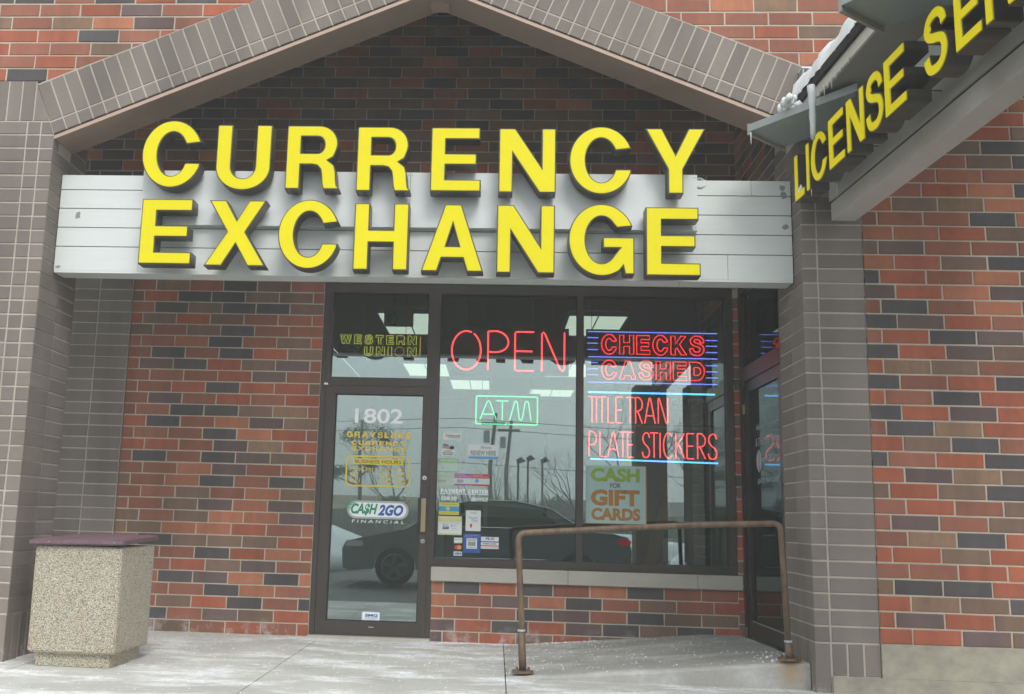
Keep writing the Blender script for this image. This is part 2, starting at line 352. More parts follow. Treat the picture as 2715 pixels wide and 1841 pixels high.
def clip(poly, a, b, c):  # keep a*x+b*z+c>=0
    out = []
    for i in range(len(poly)):
        p, q = poly[i], poly[(i+1) % len(poly)]
        dp, dq = a*p[0]+b*p[1]+c, a*q[0]+b*q[1]+c
        if dp >= 0: out.append(p)
        if (dp >= 0) != (dq >= 0):
            t = dp/(dp-dq); out.append((p[0]+(q[0]-p[0])*t, p[1]+(q[1]-p[1])*t))
    return out
def area(p): return .5*abs(sum(p[i][0]*p[(i+1) % len(p)][1]-p[(i+1) % len(p)][0]*p[i][1] for i in range(len(p))))
def poly_brick(parent, poly, y0, y1, m):
    cx = sum(p[0] for p in poly)/len(poly); cz = sum(p[1] for p in poly)/len(poly)
    b = MB(); n = len(poly); c = .003
    ins = []
    for i in range(n):
        p0, p1, p2 = Vector(poly[i-1]), Vector(poly[i]), Vector(poly[(i+1) % n])
        e = (p0-p1); f = (p2-p1)
        if e.length < 1e-6 or f.length < 1e-6: ins.append(tuple(p1)); continue
        d = e.normalized()+f.normalized()
        if d.length < 1e-3: d = Vector((-(f.y), f.x)).normalized()
        ins.append(tuple(p1+d.normalized()*c*1.3))
    pts = [(x, y0, z) for x, z in ins]+[(x, y0+c, z) for x, z in poly]+[(x, y1, z) for x, z in poly]
    pts = [(x-cx, y, z-cz) for x, y, z in pts]
    fs = [tuple(range(n))]+[(i+n, (i+1) % n+n, (i+1) % n, i) for i in range(n)]+[(i+2*n, (i+1) % n+2*n, (i+1) % n+n, i+n) for i in range(n)]
    b.poly(pts, fs)
    o = b.build('brick', m, parent); o.location = (cx, R.uniform(-.001, .001), cz); return o
def weighted(rnd=R):
    return rnd.choices('RrOBPDT', [22, 24, 14, 14, 9, 15, 2])[0]
def course(parent, x_joint, x0, x1, z, cols, d=.09, y=0, clips=None, face_y=None):
    """bricks between x0 and x1 in the course starting at z; joints at x_joint+k*B_"""
    k0 = math.floor((x0-x_joint)/B_+1e-6); xs = [x0]; k = k0+1
    while x_joint+k*B_ < x1-1e-4:
        if x_joint+k*B_ > x0+1e-4: xs.append(x_joint+k*B_)
        k += 1
    xs.append(x1)
    for i in range(len(xs)-1):
        a, b = xs[i]+(J/2 if i else 0), xs[i+1]-(J/2 if i < len(xs)-2 else 0)
        if b-a < .02: continue
        c = cols[i] if cols and i < len(cols) and cols[i] != ' ' else weighted()
        if clips:
            pol = [(a, z+J/2), (b, z+J/2), (b, z+C_-J/2), (a, z+C_-J/2)]
            pa = area(pol)
            for cc in clips: pol = clip(pol, *cc) if pol else pol
            if len(pol) < 3 or area(pol) < .0004: continue
            if area(pol) < pa-1e-6: poly_brick(parent, pol, y, y+d, BR[c]); continue
        put_brick(parent, a, z+J/2, b-a, C_-J, d, BR[c], y=y)
# ================================================================== BIG STRUCTURE
DF = 1.8894            # depth of the porch: front face at Y=-DF
YF = -DF
XP, XR = -1.679, 3.581   # inner faces of the two piers
XG = 3.9874              # where gray pier meets the red wall on the right
Z0 = .298                # top of soldier base on the piers
# ---- wall left of the door
ROWS = ['BBBrRrR', 'BDrPBR', 'BrBRDrD', 'BrrDOr', 'rrDPODO', 'rrRBPr', 'rrrDROr', 'rDBBBR', 'TBOORrO', 'TrBOOP', 'rrBPOPO', 'rrBrOB', 'BrODrDr', 'rrOPrO',
        'rDrDPBr', 'RRrPTR', 'rrrDORr', 'RDrOPB', 'rrDDBTr', 'rPrRrR', 'rrRDRRB', 'rrrRPr', 'rPDRBPr', 'rDrDRB', 'rrODrBR', 'BrBDrr', 'RBRBrrR', 'rDBDDB', 'BRDDBBr', 'rTrDBr']
wl = thing('brick_wall', 'red, orange and charcoal brick wall between the gray pilaster and the glass door', 'wall', (-1.727, 0, 0))
box('mortar_bed', M['mortar'], wl, 0, 1.725, .004, .30, -.1, 3.048)
for k, s in enumerate(ROWS):
    course(wl, (-C_ if k % 2 == 0 else 0)+1.727, 0, 1.722, k*C_, s)
# ---- gray pilaster
pl_ = thing('gray_brick_pilaster', 'flat gray brick pilaster against the back wall, behind the trash bin', 'pilaster', (-2.64, 0, 0))
box('mortar_bed', M['mortar_gray'], pl_, 0, .908, -.008, .30, -.1, 3.048)
for k in range(30):
    for x0, x1 in ((0, .3048), (.3048, .6096), (.6096, .908)):
        put_brick(pl_, x0+J/2, k*C_+J/2, x1-x0-J, C_-J, .09, M['gray_brick'], y=-.012)
# ---- knee wall under the windows
kw = thing('window_knee_wall', 'low red and charcoal brick wall with limestone sill under the shop windows', 'wall', (1.0195, 0, -.0203))
box('mortar_bed', M['mortar'], kw, .002, 2.56, .004, .30, -.15, .508)
KR = ['PrRBRBRrrr', 'PRDRPDBDR', 'RrrDPrDBBr', 'OrPODrBrR', 'ODRDrODrrr']
for k, s in enumerate(KR):
    course(kw, C_ if k % 2 == 0 else 2*C_, 0.003, 2.562, k*C_, s)
for a, b in ((-.004, 1.135), (1.139, 2.20), (2.204, 2.566)):
    box('sill_stone', M['sill'], kw, a, b, -.035, .20, .512, .626, .004)
# ---- brick strip right of the window
st = thing('brick_jamb', 'narrow stack of cut bricks between the window frame and the side door', 'wall', (3.558, 0, 0))
box('mortar_bed', M['mortar'], st, .002, .05, .008, .30, -.1, 3.04)
for k in range(30):
    if .1+k*C_ > 3.04: break
    z = .02+k*C_
    c = 'RBBRRBBRRBRRBDRRBRBRRDBBRRBRBB'[k]
    put_brick(st, .001, z, .053 if z > .6 else .05, C_-J, .09, BR[c])
# ---- header course + upper back wall
uw = thing('upper_brick_wall', 'shaded brick wall inside the gable above the white sign board', 'wall', (0, 0, 3.048))
box('mortar_bed', M['mortar'], uw, -4.2, 3.62, .004, .30, 0, 3.2)
R30 = 'DrBDROOrODDODrBODOrr'
course(uw, -C_, -4.1, 3.615, 0, None) if False else None
xs = -C_-7*B_
for i in range(19):
    x0 = xs+i*B_
    if x0 >= 3.6: break
    c = ('rBDROOrODDODrBODOrrBr')[i % 20]
    put_brick(uw, x0+J/2, J/2, min(B_-J, 3.612-x0), C_-J, .09, BR[c])
stuff_rows = []
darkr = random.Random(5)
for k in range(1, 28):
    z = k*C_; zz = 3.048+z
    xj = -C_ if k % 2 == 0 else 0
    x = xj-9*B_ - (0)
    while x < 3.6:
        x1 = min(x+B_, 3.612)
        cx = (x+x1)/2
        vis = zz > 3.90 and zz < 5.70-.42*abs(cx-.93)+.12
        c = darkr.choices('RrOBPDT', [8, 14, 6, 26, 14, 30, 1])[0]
        if x1-x > .04:
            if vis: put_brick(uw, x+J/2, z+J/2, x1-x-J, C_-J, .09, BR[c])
            elif zz < 3.95: stuff_rows.append((x+J/2, z+J/2, x1-x-J))
        x += B_
mb = MB()
for x, z, w in stuff_rows: mb.box(x, x+w, 0, .05, z, z+C_-J)
tag(mb.build('brick_remainder', BR['B'], uw), kind='stuff')
# ---- ceiling / roof over the porch, side returns
cl = thing('porch_ceiling', 'dark ceiling board high inside the gabled porch', 'ceiling')
box('ceiling_board', M['dark_ceiling'], cl, -4.3, 3.95, -1.55, 0, 6.05, 6.2)
sw = thing('porch_side_wall', 'shaded side brick wall above the neighbouring door, under the canopy end', 'wall', (3.600, -1.29, 3.05), -math.pi/2)
# local x -> -Y ... local frame: face points -X ; local x runs toward the camera
box('mortar_bed', M['mortar'], sw, -1.29, 0, .004, .25, 0, 3.1)
for k in range(29):
    z = k*C_; x = -1.29
    xj = 0 if k % 2 == 0 else -C_
    js = sorted({-1.29, 0}|{xj-i*B_ for i in range(6) if xj-i*B_ > -1.27})
    for a, b in zip(js[:-1], js[1:]):
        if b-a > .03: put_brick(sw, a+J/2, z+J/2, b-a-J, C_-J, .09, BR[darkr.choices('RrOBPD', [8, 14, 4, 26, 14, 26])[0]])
# ================================================================== FRONT FACADE
arch_in = [(XP, 3.651), (1.068, 4.811), (XR, 3.757)]
sL = (4.811-3.651)/(1.068-XP); sR = (3.757-4.811)/(XR-1.068)
TH = .4064
tL = TH*math.sqrt(1+sL*sL); tR = TH*math.sqrt(1+sR*sR)
# upper wall
fu = thing('facade_wall', 'bright red brick wall above the gray gabled arch', 'wall', (0, YF, 0))
apex_o = 4.811+tL
def outL(x): return 4.811+tL+sL*(x-1.068)
def outR(x): return 4.811+tR+sR*(x-1.068)
mw = MB()
zt = 6.4; zb = 4.06
mw.prism([(-5.2, 4.065), (XP-.16, 4.065), (XP-.16, outL(XP-.16)-.02), (1.068, outL(1.068)-.02), (1.068, zt), (-5.2, zt)], .004, .30)
mw.prism([(1.068, outL(1.068)-.02), (3.65, outR(3.65)-.02), (3.65, zt), (1.068, zt)], .004, .30)
mw.prism([(3.65, 4.07), (3.9885, 4.07), (3.9885, 3.0), (9.5, 3.0), (9.5, zt), (3.65, zt)], .004, .30)
mw.build('mortar_bed', M['mortar'], fu)
UL = {37: '   DRDR', 38: '   RrrB', 39: '   rrrB', 40: '   rRRD', 41: '   TrTOPr', 42: '   TrrRPr', 43: '   DDrDRD', 44: '   RrBRrD'}
for k in range(37, 47):
    z = Z0+k*C_
    xj = -1.8755+(0 if k % 2 == 0 else C_)
    x0 = xj-3*B_ if k % 2 == 0 else xj-3*B_
    course(fu, xj, x0, 1.06, z, {37: 'rRDRDrR', 38: 'rRrRrBr', 39: 'RRrrBrR', 40: 'rrRRDrR', 41: 'rTrTOPrRr', 42: 'rTrrRPrRB', 43: 'RDDrDRDRr', 44: 'rRrBRrDrRO'}.get(k, None),
           clips=[(-sL, 1, -(4.811+tL-sL*1.068)-.004)])
ZU = 4.395
UR = {-6: 'rRDrOr', -5: 'rRrOrRr'}
for k in range(-14, 9):
    z = ZU+k*C_
    xj = 3.3042+(0 if k % 2 == 0 else C_)
    cols = {2: 'rRrTrOTrRrr'}
    x0 = xj-7*B_
    # explicit rows near the canopy (joint index 7 is xj)
    seq = {2: 'rrrrrrOTrRrR', 1: 'rrRrrrrrOrRr', 0: 'rRrrrRrRBRrR', -1: 'rrrRrrrrROrR', -2: 'RrrrrrrrOrrr'}.get(k, None)
    course(fu, xj, x0, 5.9, z, seq, clips=[(-sR, 1, -(4.811+tR-sR*1.068)-.004), (1, 0, -1.08)]+([(1, 0, -3.66)] if False else [])+([(-1, 0, 3.985)] if z < 4.32 else []))
# right-hand wall
fr_ = thing('right_brick_wall', 'red and charcoal brick wall on a concrete base, right of the gray pier', 'wall', (XG, YF, Z0))
box('mortar_bed', M['mortar'], fr_, .003, 5.0, .004, .30, 0, 2.702)
box('concrete_base', M['concrete'], fr_, -.302, 5.0, -.012, .30, -.46, -.205)
box('concrete_base', M['concrete'], fr_, .002, 5.0, -.0125, .30, -.204, .004)
RW = ['RRPB', 'RPRB', 'RTBD', 'TDDR', 'rrRR', 'RRBR', 'rTDR', 'rPrB', 'rRrB', 'BRBD', 'RPTB', 'DrRDR', 'RBDrR', 'rDTRD', 'DRPRB', 'RrDRr', 'DrRDB', 'RTBrR', 'DRPBR', 'rRDPR']
for k in range(40):
    course(fr_, 2*C_ if k % 2 == 0 else C_, .004, 1.55, k*C_, RW[k] if k < len(RW) else None, d=.09)
# ---- piers
def pier(name, label, loc, x_face, cols, kmax, mirror):
    t = thing(name, label, 'pier', loc)
    return t
GBm = M['gray_brick']
# left pier, local origin at its inner front corner
lp = thing('gray_brick_pier', 'gray stack-bond brick pier at the left edge, holding the left end of the arch', 'pier', (XP, YF, 0))
box('mortar_bed', M['mortar_gray'], lp, -.90, -.004, .004, .58, -.1, 4.06)
dl = Vector((.167, -.41)).normalized()     # joint between pier and arch
cutL = (-.41/.4427, -.167/.4427, 0)
def left_cut(x, z):
    return 0
# line through (-.155,4.066) & (.012,3.656) in local x
ax, az, bx, bz = -.165, 4.066, .002, 3.651
na, nb = (bz-az), -(bx-ax); nn_ = math.hypot(na, nb); na, nb = na/nn_, nb/nn_
nc = -(na*ax+nb*az)
if na*(-.5)+nb*3.9+nc < 0: na, nb, nc = -na, -nb, -nc
for k in range(34):
    z = Z0+k*C_
    clips = [(na, nb, nc-.005)]
    for (a, b, d) in ((-.1016, 0, .2995), (-.2032, -.1016, .09), (-.508, -.2032, .09), (-.8128, -.508, .09)):
        aa = a+J/2; bb = b-J/2 if b < 0 else 0
        pol = [(aa, z+J/2), (bb, z+J/2), (bb, z+C_-J/2), (aa, z+C_-J/2)]; A0 = area(pol)
        pol = clip(pol, *clips[0])
        if len(pol) < 3 or area(pol) < .0005: continue
        if area(pol) < A0-1e-6: poly_brick(lp, pol, 0, .09, GBm)
        else: put_brick(lp, aa, z+J/2, bb-aa, C_-J, d, GBm)
    put_brick(lp, 0, z+J/2, .2845, C_-J, .2, GBm, y=.3048, rotz=math.pi/2)
for i in range(8):      # soldier band at the top, beside the arch
    a = -.165-(i+1)*C_
    pol = [(a+J/2, 3.752+J/2), (a+C_-J/2, 3.752+J/2), (a+C_-J/2, 4.06), (a+J/2, 4.06)]
    poly_brick(lp, pol, 0, .09, GBm)
pol = clip([(-.165+J/2, 3.752+J/2), (.0, 3.752+J/2), (.0, 4.06), (-.165+J/2, 4.06)], na, nb, nc-.005)
poly_brick(lp, pol, 0, .09, GBm)
for i in range(8):      # soldier base
    a = -(i+1)*C_
    put_brick(lp, a+J/2, 0-.03, C_-J if i else C_-J/2, .298+.03-J/2, .09 if i else .0966, GBm, var=1)
for i in range(1, 6):
    put_brick(lp, 0, -.03, C_-J, .298+.03-J/2, .09, GBm, var=1, y=i*C_, rotz=math.pi/2)
# side bricks continue above, deeper
# right pier, local origin at its inner front corner
rp = thing('gray_brick_pier', 'gray stack-bond brick pier right of the handrail and the side door', 'pier', (XR, YF, 0))
box('mortar_bed', M['mortar_gray'], rp, .004, .404, .004, .58, -.1, 4.06)
ax2, az2 = .165, 4.163
na2, nb2 = (3.757-az2), -(0-ax2); n2 = math.hypot(na2, nb2); na2, nb2 = na2/n2, nb2/n2; nc2 = -(nb2*3.757)
if na2*.4+nb2*3.8+nc2 < 0: na2, nb2, nc2 = -na2, -nb2, -nc2
for k in range(36):
    z = Z0+k*C_
    for (a, b, d) in ((0, .1016, .2995), (.1016, .4064, .09)):
        aa = a+(J/2 if a > 0 else 0); bb = b-J/2
        if b > .4: bb = b-.002
        pol = [(aa, z+J/2), (bb, z+J/2), (bb, z+C_-J/2), (aa, z+C_-J/2)]; A0 = area(pol)
        pol = clip(pol, na2, nb2, nc2-.005)
        if len(pol) < 3 or area(pol) < .0005: continue
        if area(pol) < A0-1e-6: poly_brick(rp, pol, 0, .09, GBm)
        else: put_brick(rp, aa, z+J/2, bb-aa, C_-J, d, GBm)
    if z < 3.7: put_brick(rp, 0, z+J/2, .2845, C_-J, .2, GBm, y=.5893, rotz=-math.pi/2)
put_brick(rp, 0, -.05, C_-J/2, .298+.05-J/2, .0966, GBm, var=1)
for i in range(1, 4):
    put_brick(rp, i*C_+J/2, .098, C_-J, .298-.098-J/2, .09, GBm, var=1)
for i in range(1, 6):
    put_brick(rp, 0, -.05, C_-J, .298+.05-J/2, .09, GBm, var=1, y=(i+1)*C_-J, rotz=-math.pi/2)
# ---- arch
ar = thing('gabled_brick_arch', 'gray brick gabled arch with soldier course framing the shop entrance', 'arch', (1.068, YF, 4.811))
def arch_half(s, L, sgn):
    th = math.atan(abs(s)); ux, uz = sgn*math.cos(th), -math.sin(th); nx, nz = sgn*math.sin(th), math.cos(th)
    n = int(round(L/C_)); st_ = L/n
    vcl = (sgn*1.0, 0.0, -.004)
    for i in range(-5, n):
        a = i*st_; b = a+st_
        for (h0, h1) in ((0, C_), (C_, TH)):
            def P(t, h): return (ux*t+nx*h, uz*t+nz*h)
            g = J/2
            pol = [P(a+g, h0+g), P(b-g, h0+g), P(b-g, h1-(g if h1 < TH else 0)), P(a+g, h1-(g if h1 < TH else 0))]
            if sgn < 0: pol = pol[::-1]
            pol = clip(pol, *vcl)
            if len(pol) < 3 or area(pol) < .0006: continue
            poly_brick(ar, pol, -.006, .09, GBm)
    return ux, uz, nx, nz
LL = math.hypot(1.068-XP, 4.811-3.651); LR = math.hypot(XR-1.068, 3.757-4.811)
arch_half(sL, LL, -1); arch_half(sR, LR, 1)
mbm = MB()
for s, x1, z1, t in ((sL, XP-1.068, 3.651-4.811, tL), (sR, XR-1.068, 3.757-4.811, tR)):
    mx_ = math.copysign(.16, x1)
    pts = [(0, .006), (x1, z1+.006), (x1+mx_*.97, z1+.40*.97), (0, t-.006)]
    if x1 > 0: mbm.prism(pts, -.002, .335)
    else: mbm.prism(pts[::-1], -.002, .335)
mbm.build('mortar_bed', M['mortar_gray'], ar)
for s, x1, z1 in ((sL, XP-1.068, 3.651-4.811), (sR, XR-1.068, 3.757-4.811)):
    q = MB(); pts = [(0, -.022), (x1, z1-.022), (x1, z1+.004), (0, .004)]
    q.prism(pts if x1 > 0 else pts[::-1], .012, .33); q.build('soffit_board', M['soffit'], ar)
    q = MB(); pts = [(0, -.03), (x1, z1-.03), (x1, z1-.004), (0, -.004)]
    q.prism(pts if x1 > 0 else pts[::-1], .004, .0119); q.build('soffit_trim', M['soffit_edge'], ar)
box('soffit_bracket', M['soffit_edge'], ar, -.07, .07, .16, .26, -.075, -.03, .01)
# ================================================================== GROUND
side = thing('sidewalk', 'pale concrete sidewalk streaked with dried salt', None, (0, 0, 0), kind='structure')
def slab(x0, x1, y0, y1, z1, m=M['walk'], z0=-.14):
    b = MB(); c = .0035
    b.slab([(x0+c, y0+c), (x1-c, y0+c), (x1-c, y1-c), (x0+c, y1-c)], z0, z1)
    return b.build('concrete_slab', m, side)
xj1 = -1.40; 
xs_ = [-6.6, -4.9, -3.2, -1.5+.0, .10, 1.63, 3.4, 5.2, 7.0]
def zg(x, y): return 0
for i in range(len(xs_)-1):
    slab(xs_[i], xs_[i+1], -3.45, -1.70, -.008)
    slab(xs_[i], xs_[i+1], -1.70, .02, -.004 if xs_[i] < 1.6 else -.03)
MB().slab([(-6.6, -3.44), (7, -3.44), (7, .3), (-6.6, .3)], -.16, -.022).build('joint_bed', mat('dark_joint_filler', (.13, .125, .11), .95), side)
kb = thing('kerb', 'concrete kerb along the parking lot', None, kind='structure')
box('kerb_stone', M['walk'], kb, -6.6, 7, -3.62, -3.451, -.32, -.010, .01)
pk = MB().slab([(-110, -110), (110, -110), (110, 110), (-110, 110)], -.30, -.16).build('parking_lot', M['asphalt'])
tag(pk, 'wet dark asphalt of the parking lot', None, kind='structure')
box('threshold_strip', M['sill'], side, .0, 1.02, -.06, .05, -.004, .018)
# ramp
rm = MB(); nx_, ny_ = 20, 8
xa, xb = 1.634, 3.575
def rz(x, y):
    t = min(max((x-xa)/(3.45-xa), 0), 1); f = min(max((x-1.75)/(3.30-1.75), 0), 1)
    zf = .158*t**1.05; zbk = -.003+.132*f
    w = (y+1.80)/1.80
    return zf*(1-w)+zbk*w
V_, F_ = [], []
rows_y = [-1.800, -1.792, -1.775]+[-1.775+1.775*(j/8) for j in range(1, 9)]
for j, y in enumerate(rows_y):
    for i in range(nx_+1):
        x = xa+(xb-xa)*i/nx_
        dz = -.022 if j == 0 else (-.007 if j == 1 else 0)
        V_.append((x, min(y, -.001), max(rz(x, y)+dz, -.003)))
nr = len(rows_y)
for j in range(nr-1):
    for i in range(nx_): F_.append((j*(nx_+1)+i, j*(nx_+1)+i+1, (j+1)*(nx_+1)+i+1, (j+1)*(nx_+1)+i))
b0 = len(V_)
for i in range(nx_+1): V_.append((xa+(xb-xa)*i/nx_, -1.802, -.06))
for i in range(nx_): F_.append((b0+i, b0+i+1, i+1, i))
me = bpy.data.meshes.new('ramp'); me.from_pydata(V_, [], F_); me.update()
ramp = link('ramp', me, M['ramp']); tag(ramp, 'sloping concrete ramp rising to the side door behind the handrail', None, kind='structure')
# salt grains
sg = MB(); q = random.Random(3)
def grain(x, y, z, s):
    a = q.uniform(0, 3); c, s_ = math.cos(a)*s, math.sin(a)*s; h = s*q.uniform(.6, 1.1)
    sg.poly([(x+c, y+s_, z), (x-s_, y+c, z), (x-c, y-s_, z), (x+s_, y-c, z), (x+q.uniform(-.3, .3)*s, y, z+h)], [(0, 1, 4), (1, 2, 4), (2, 3, 4), (3, 0, 4)])
def gs(): return q.choice([.002, .0025, .003, .003, .004, .0055])
for i in range(2100):
    x = q.uniform(-2.4, 1.62); y = -1.7*q.random()**1.4 if q.random() < .5 else q.uniform(-3.2, -.02)
    grain(x, y, -.004, gs())
for i in range(620):
    x = xa+(xb-xa)*q.random()**1.5; y = -1.75*q.random()**1.3-.01
    grain(x, y, rz(x, y), gs()*1.15)
for i in range(420):
    x = q.uniform(1.1, 2.4); y = -abs(q.gauss(0, .05))-.012
    grain(x, y, max(rz(x, y), -.004) if x > xa else -.004, gs()*1.4)
for i in range(500):
    x = q.uniform(1.6, 4.9); grain(x, q.uniform(-3.2, -1.83), -.008, gs())
for i in range(60):
    x = q.uniform(3.3, 3.55); y = q.uniform(-1.75, -1.2); grain(x, y, rz(x, y), gs()*1.8)
tag(sg.build('salt_grains', M['snow']), 'white ice-melt grains scattered over the concrete', None, kind='stuff')
# snow clump behind the bin
def lump(name, cx, cy, cz, rx, ry, rz_, m, seed=1, parent=None, seg=14, rings=8, amp=.25, flat=True):
    qq = random.Random(seed); b = MB(); vs = []
    ph = [[qq.uniform(0, 6.28) for _ in range(4)] for _ in range(3)]
    for i in range(rings+1):
        th = math.pi*i/rings
        for k in range(seg):
            a = 2*math.pi*k/seg
            d = 1+amp*(math.sin(3*a+ph[0][0]+2*th)*.5+math.sin(5*a+ph[0][1])*math.sin(4*th+ph[0][2])*.5+qq.uniform(-.3, .3))
            z = math.cos(th)*rz_*d
            if flat: z = max(z, 0)
            vs.append((cx+math.sin(th)*math.cos(a)*rx*d, cy+math.sin(th)*math.sin(a)*ry*d, cz+z))
    fs = [(i*seg+k, (i+1)*seg+k, (i+1)*seg+(k+1) % seg, i*seg+(k+1) % seg) for i in range(rings) for k in range(seg)]
    b.poly(vs, fs); o = b.build(name, m, parent, True); return o
tag(lump('snow_clump', -1.50, -1.55, -.004, .10, .16, .10, M['snow'], 4), 'small snow clump on the ground between the pier and the trash bin', 'snow')
# ================================================================== GLYPHS (grotesque bold capitals, drawn here)
def arc(cx, cy, rx, ry, a0, a1, n=24):
    return [(cx+rx*math.cos(D2R(a0+(a1-a0)*i/n)), cy+ry*math.sin(D2R(a0+(a1-a0)*i/n))) for i in range(n+1)]
def strokeout(pts, w):
    """outline of a smooth stroke through pts (Catmull-Rom)"""
    P = [Vector(p) for p in pts]; P = [2*P[0]-P[1]]+P+[2*P[-1]-P[-2]]; C = []
    for i in range(1, len(P)-2):
        for k in range(8):
            t = k/8; a, b, c, d = P[i-1], P[i], P[i+1], P[i+2]
            C.append(.5*((2*b)+(c-a)*t+(2*a-5*b+4*c-d)*t*t+(-a+3*b-3*c+d)*t**3))
    C.append(P[-2]); L_, R_ = [], []
    for i, p in enumerate(C):
        d = C[min(i+1, len(C)-1)]-C[max(i-1, 0)]; d.normalize(); nrm = Vector((-d.y, d.x))
        ww = w*(.5*(1-.12*abs(d.x)))
        L_.append(tuple(p+nrm*ww)); R_.append(tuple(p-nrm*ww))
    return L_+R_[::-1]
def glyph(ch, s=.235, b=.185):
    if ch == 'E': return [[(0, 0), (.79, 0), (.79, b), (s, b), (s, .415), (.72, .415), (.72, .415+b*.95), (s, .415+b*.95), (s, 1-b), (.77, 1-b), (.77, 1), (0, 1)]], .79
    if ch == 'L': return [[(0, 0), (.66, 0), (.66, b), (s, b), (s, 1), (0, 1)]], .66
    if ch == 'I': return [[(0, 0), (s, 0), (s, 1), (0, 1)]], s
    if ch == 'H': return [[(0, 0), (s, 0), (s, .41), (.84-s, .41), (.84-s, 0), (.84, 0), (.84, 1), (.84-s, 1), (.84-s, .60), (s, .60), (s, 1), (0, 1)]], .84
    if ch == 'N': return [[(0, 0), (s*.93, 0), (s*.93, .60), (.62, 0), (.87, 0), (.87, 1), (.87-s*.93, 1), (.87-s*.93, .40), (.25, 1), (0, 1)]], .87
    if ch == 'X': return [[(0, 0), (.27, 0), (.465, .33), (.66, 0), (.93, 0), (.605, .515), (.90, 1), (.64, 1), (.465, .70), (.29, 1), (.03, 1), (.325, .515)]], .93
    if ch == 'Y': return [[(.345, 0), (.345+s, 0), (.345+s, .37), (.93, 1), (.67, 1), (.465, .60), (.26, 1), (0, 1), (.345, .37)]], .93
    if ch == 'A': return [[(0, 0), (.245, 0), (.31, .20), (.63, .20), (.695, 0), (.94, 0), (.595, 1), (.345, 1)], [(.37, .375), (.47, .70), (.57, .375)]], .94
    if ch == 'K': return [[(0, 0), (s, 0), (s, .28), (.33, .38), (.60, 0), (.90, 0), (.50, .56), (.87, 1), (.58, 1), (s, .57), (s, 1), (0, 1)]], .90
    if ch == 'T': return [[(.28, 0), (.28+s, 0), (.28+s, 1-b), (.79, 1-b), (.79, 1), (0, 1), (0, 1-b), (.28, 1-b)]], .79
    if ch == 'W': return [[(.22, 0), (.46, 0), (.60, .62), (.74, 0), (.98, 0), (1.20, 1), (.97, 1), (.86, .36), (.72, 1), (.48, 1), (.34, .36), (.23, 1), (0, 1)]], 1.2
    if ch == 'U': return [[(0, 1), (0, .36)]+arc(.42, .34, .42, .36, 180, 360)+[(.84, 1), (.84-s, 1), (.84-s, .36)]+arc(.42, .355, .42-s, .19, 360, 180)+[(s, 1)]], .84
    if ch == 'O': return [arc(.46, .5, .46, .53, 0, 358, 40), arc(.46, .5, .46-s*1.02, .53-b, 358, 0, 36)], .92
    if ch == 'D': return [[(0, 0), (.40, 0)]+arc(.40, .5, .44, .5, -90, 90, 20)+[(0, 1)], [(s, b), (s, 1-b)]+arc(.38, .5, .46-s, .5-b, 90, -90, 16)], .84
    if ch == 'C': return [arc(.455, .5, .455, .53, 24, 337, 44)+[(.885, .36), (.655, .36)]+arc(.455, .5, .455-s, .53-b, 337-14, 38, 36)+[(.655, .655), (.885, .685)]], .90
    if ch == 'G': return [arc(.455, .5, .455, .53, 28, 303, 42)+[(.745, .115), (.77, .0), (.90, .0), (.90, .54), (.47, .54), (.47, .38), (.70, .38)]+arc(.455, .5, .455-s, .53-b, 318, 42, 34)+[(.66, .68), (.875, .70)]], .90
    if ch == 'R': return [[(0, 0), (s, 0), (s, .385), (.42, .385), (.50, .37), (.555, .31), (.575, .20), (.585, .08), (.61, 0), (.86, 0), (.86, .03), (.825, .06), (.81, .16), (.80, .28), (.77, .38), (.67, .455), (.76, .51)]+arc(.52, .715, .30, .285, -22, 90, 14)+[(0, 1)],
                         [(s, .565), (s, .825), (.50, .825)]+arc(.50, .695, .105, .13, 90, -90, 10)], .86
    if ch == 'S': return [strokeout([(.70, .665), (.665, .80), (.55, .90), (.40, .925), (.235, .885), (.15, .765), (.185, .655), (.31, .58), (.47, .53), (.63, .455), (.69, .32), (.66, .19), (.55, .10), (.40, .075), (.22, .11), (.13, .22), (.105, .345)], .215)], .80
    if ch == 'P': return [[(0, 0), (s, 0), (s, .36), (.50, .36)]+arc(.50, .68, .30, .32, -90, 90, 14)+[(0, 1)], [(s, .54), (s, .825), (.48, .825)]+arc(.48, .683, .10, .142, 90, -90, 8)], .80
    if ch == 'M': return [[(0, 0), (s*.9, 0), (s*.9, .68), (.40, 0), (.60, 0), (1-s*.9, .68), (1-s*.9, 0), (1, 0), (1, 1), (.70, 1), (.5, .40), (.30, 1), (0, 1)]], 1.0
    if ch == 'V': return [[(.34, 0), (.58, 0), (.92, 1), (.67, 1), (.46, .32), (.25, 1), (0, 1)]], .92
    if ch == 'F': return [[(0, 0), (s, 0), (s, .40), (.66, .40), (.66, .585), (s, .585), (s, 1-b), (.74, 1-b), (.74, 1), (0, 1)]], .74
    return [[(0, 0), (.2, 0), (.2, 1), (0, 1)]], .2
def glyph_mesh(ch, w, h, depth, off=0, s=.235, b=.185):
    cs, gw = glyph(ch, s, b)
    cu = bpy.data.curves.new('g', 'CURVE'); cu.dimensions = '2D'; cu.fill_mode = 'BOTH'; cu.extrude = depth/2; cu.offset = off
    for c in cs:
        sp = cu.splines.new('POLY'); sp.points.add(len(c)-1)
        for i, (x, y) in enumerate(c): sp.points[i].co = (x/gw*w, y*h, 0, 1)
        sp.use_cyclic_u = True
    ob = bpy.data.objects.new('g', cu); me = bpy.data.meshes.new_from_object(ob)
    bpy.data.objects.remove(ob); bpy.data.curves.remove(cu)
    for v in me.vertices: x, y, z = v.co; v.co = (x, -z, y)   # upright, facing -Y
    me.update(); return me
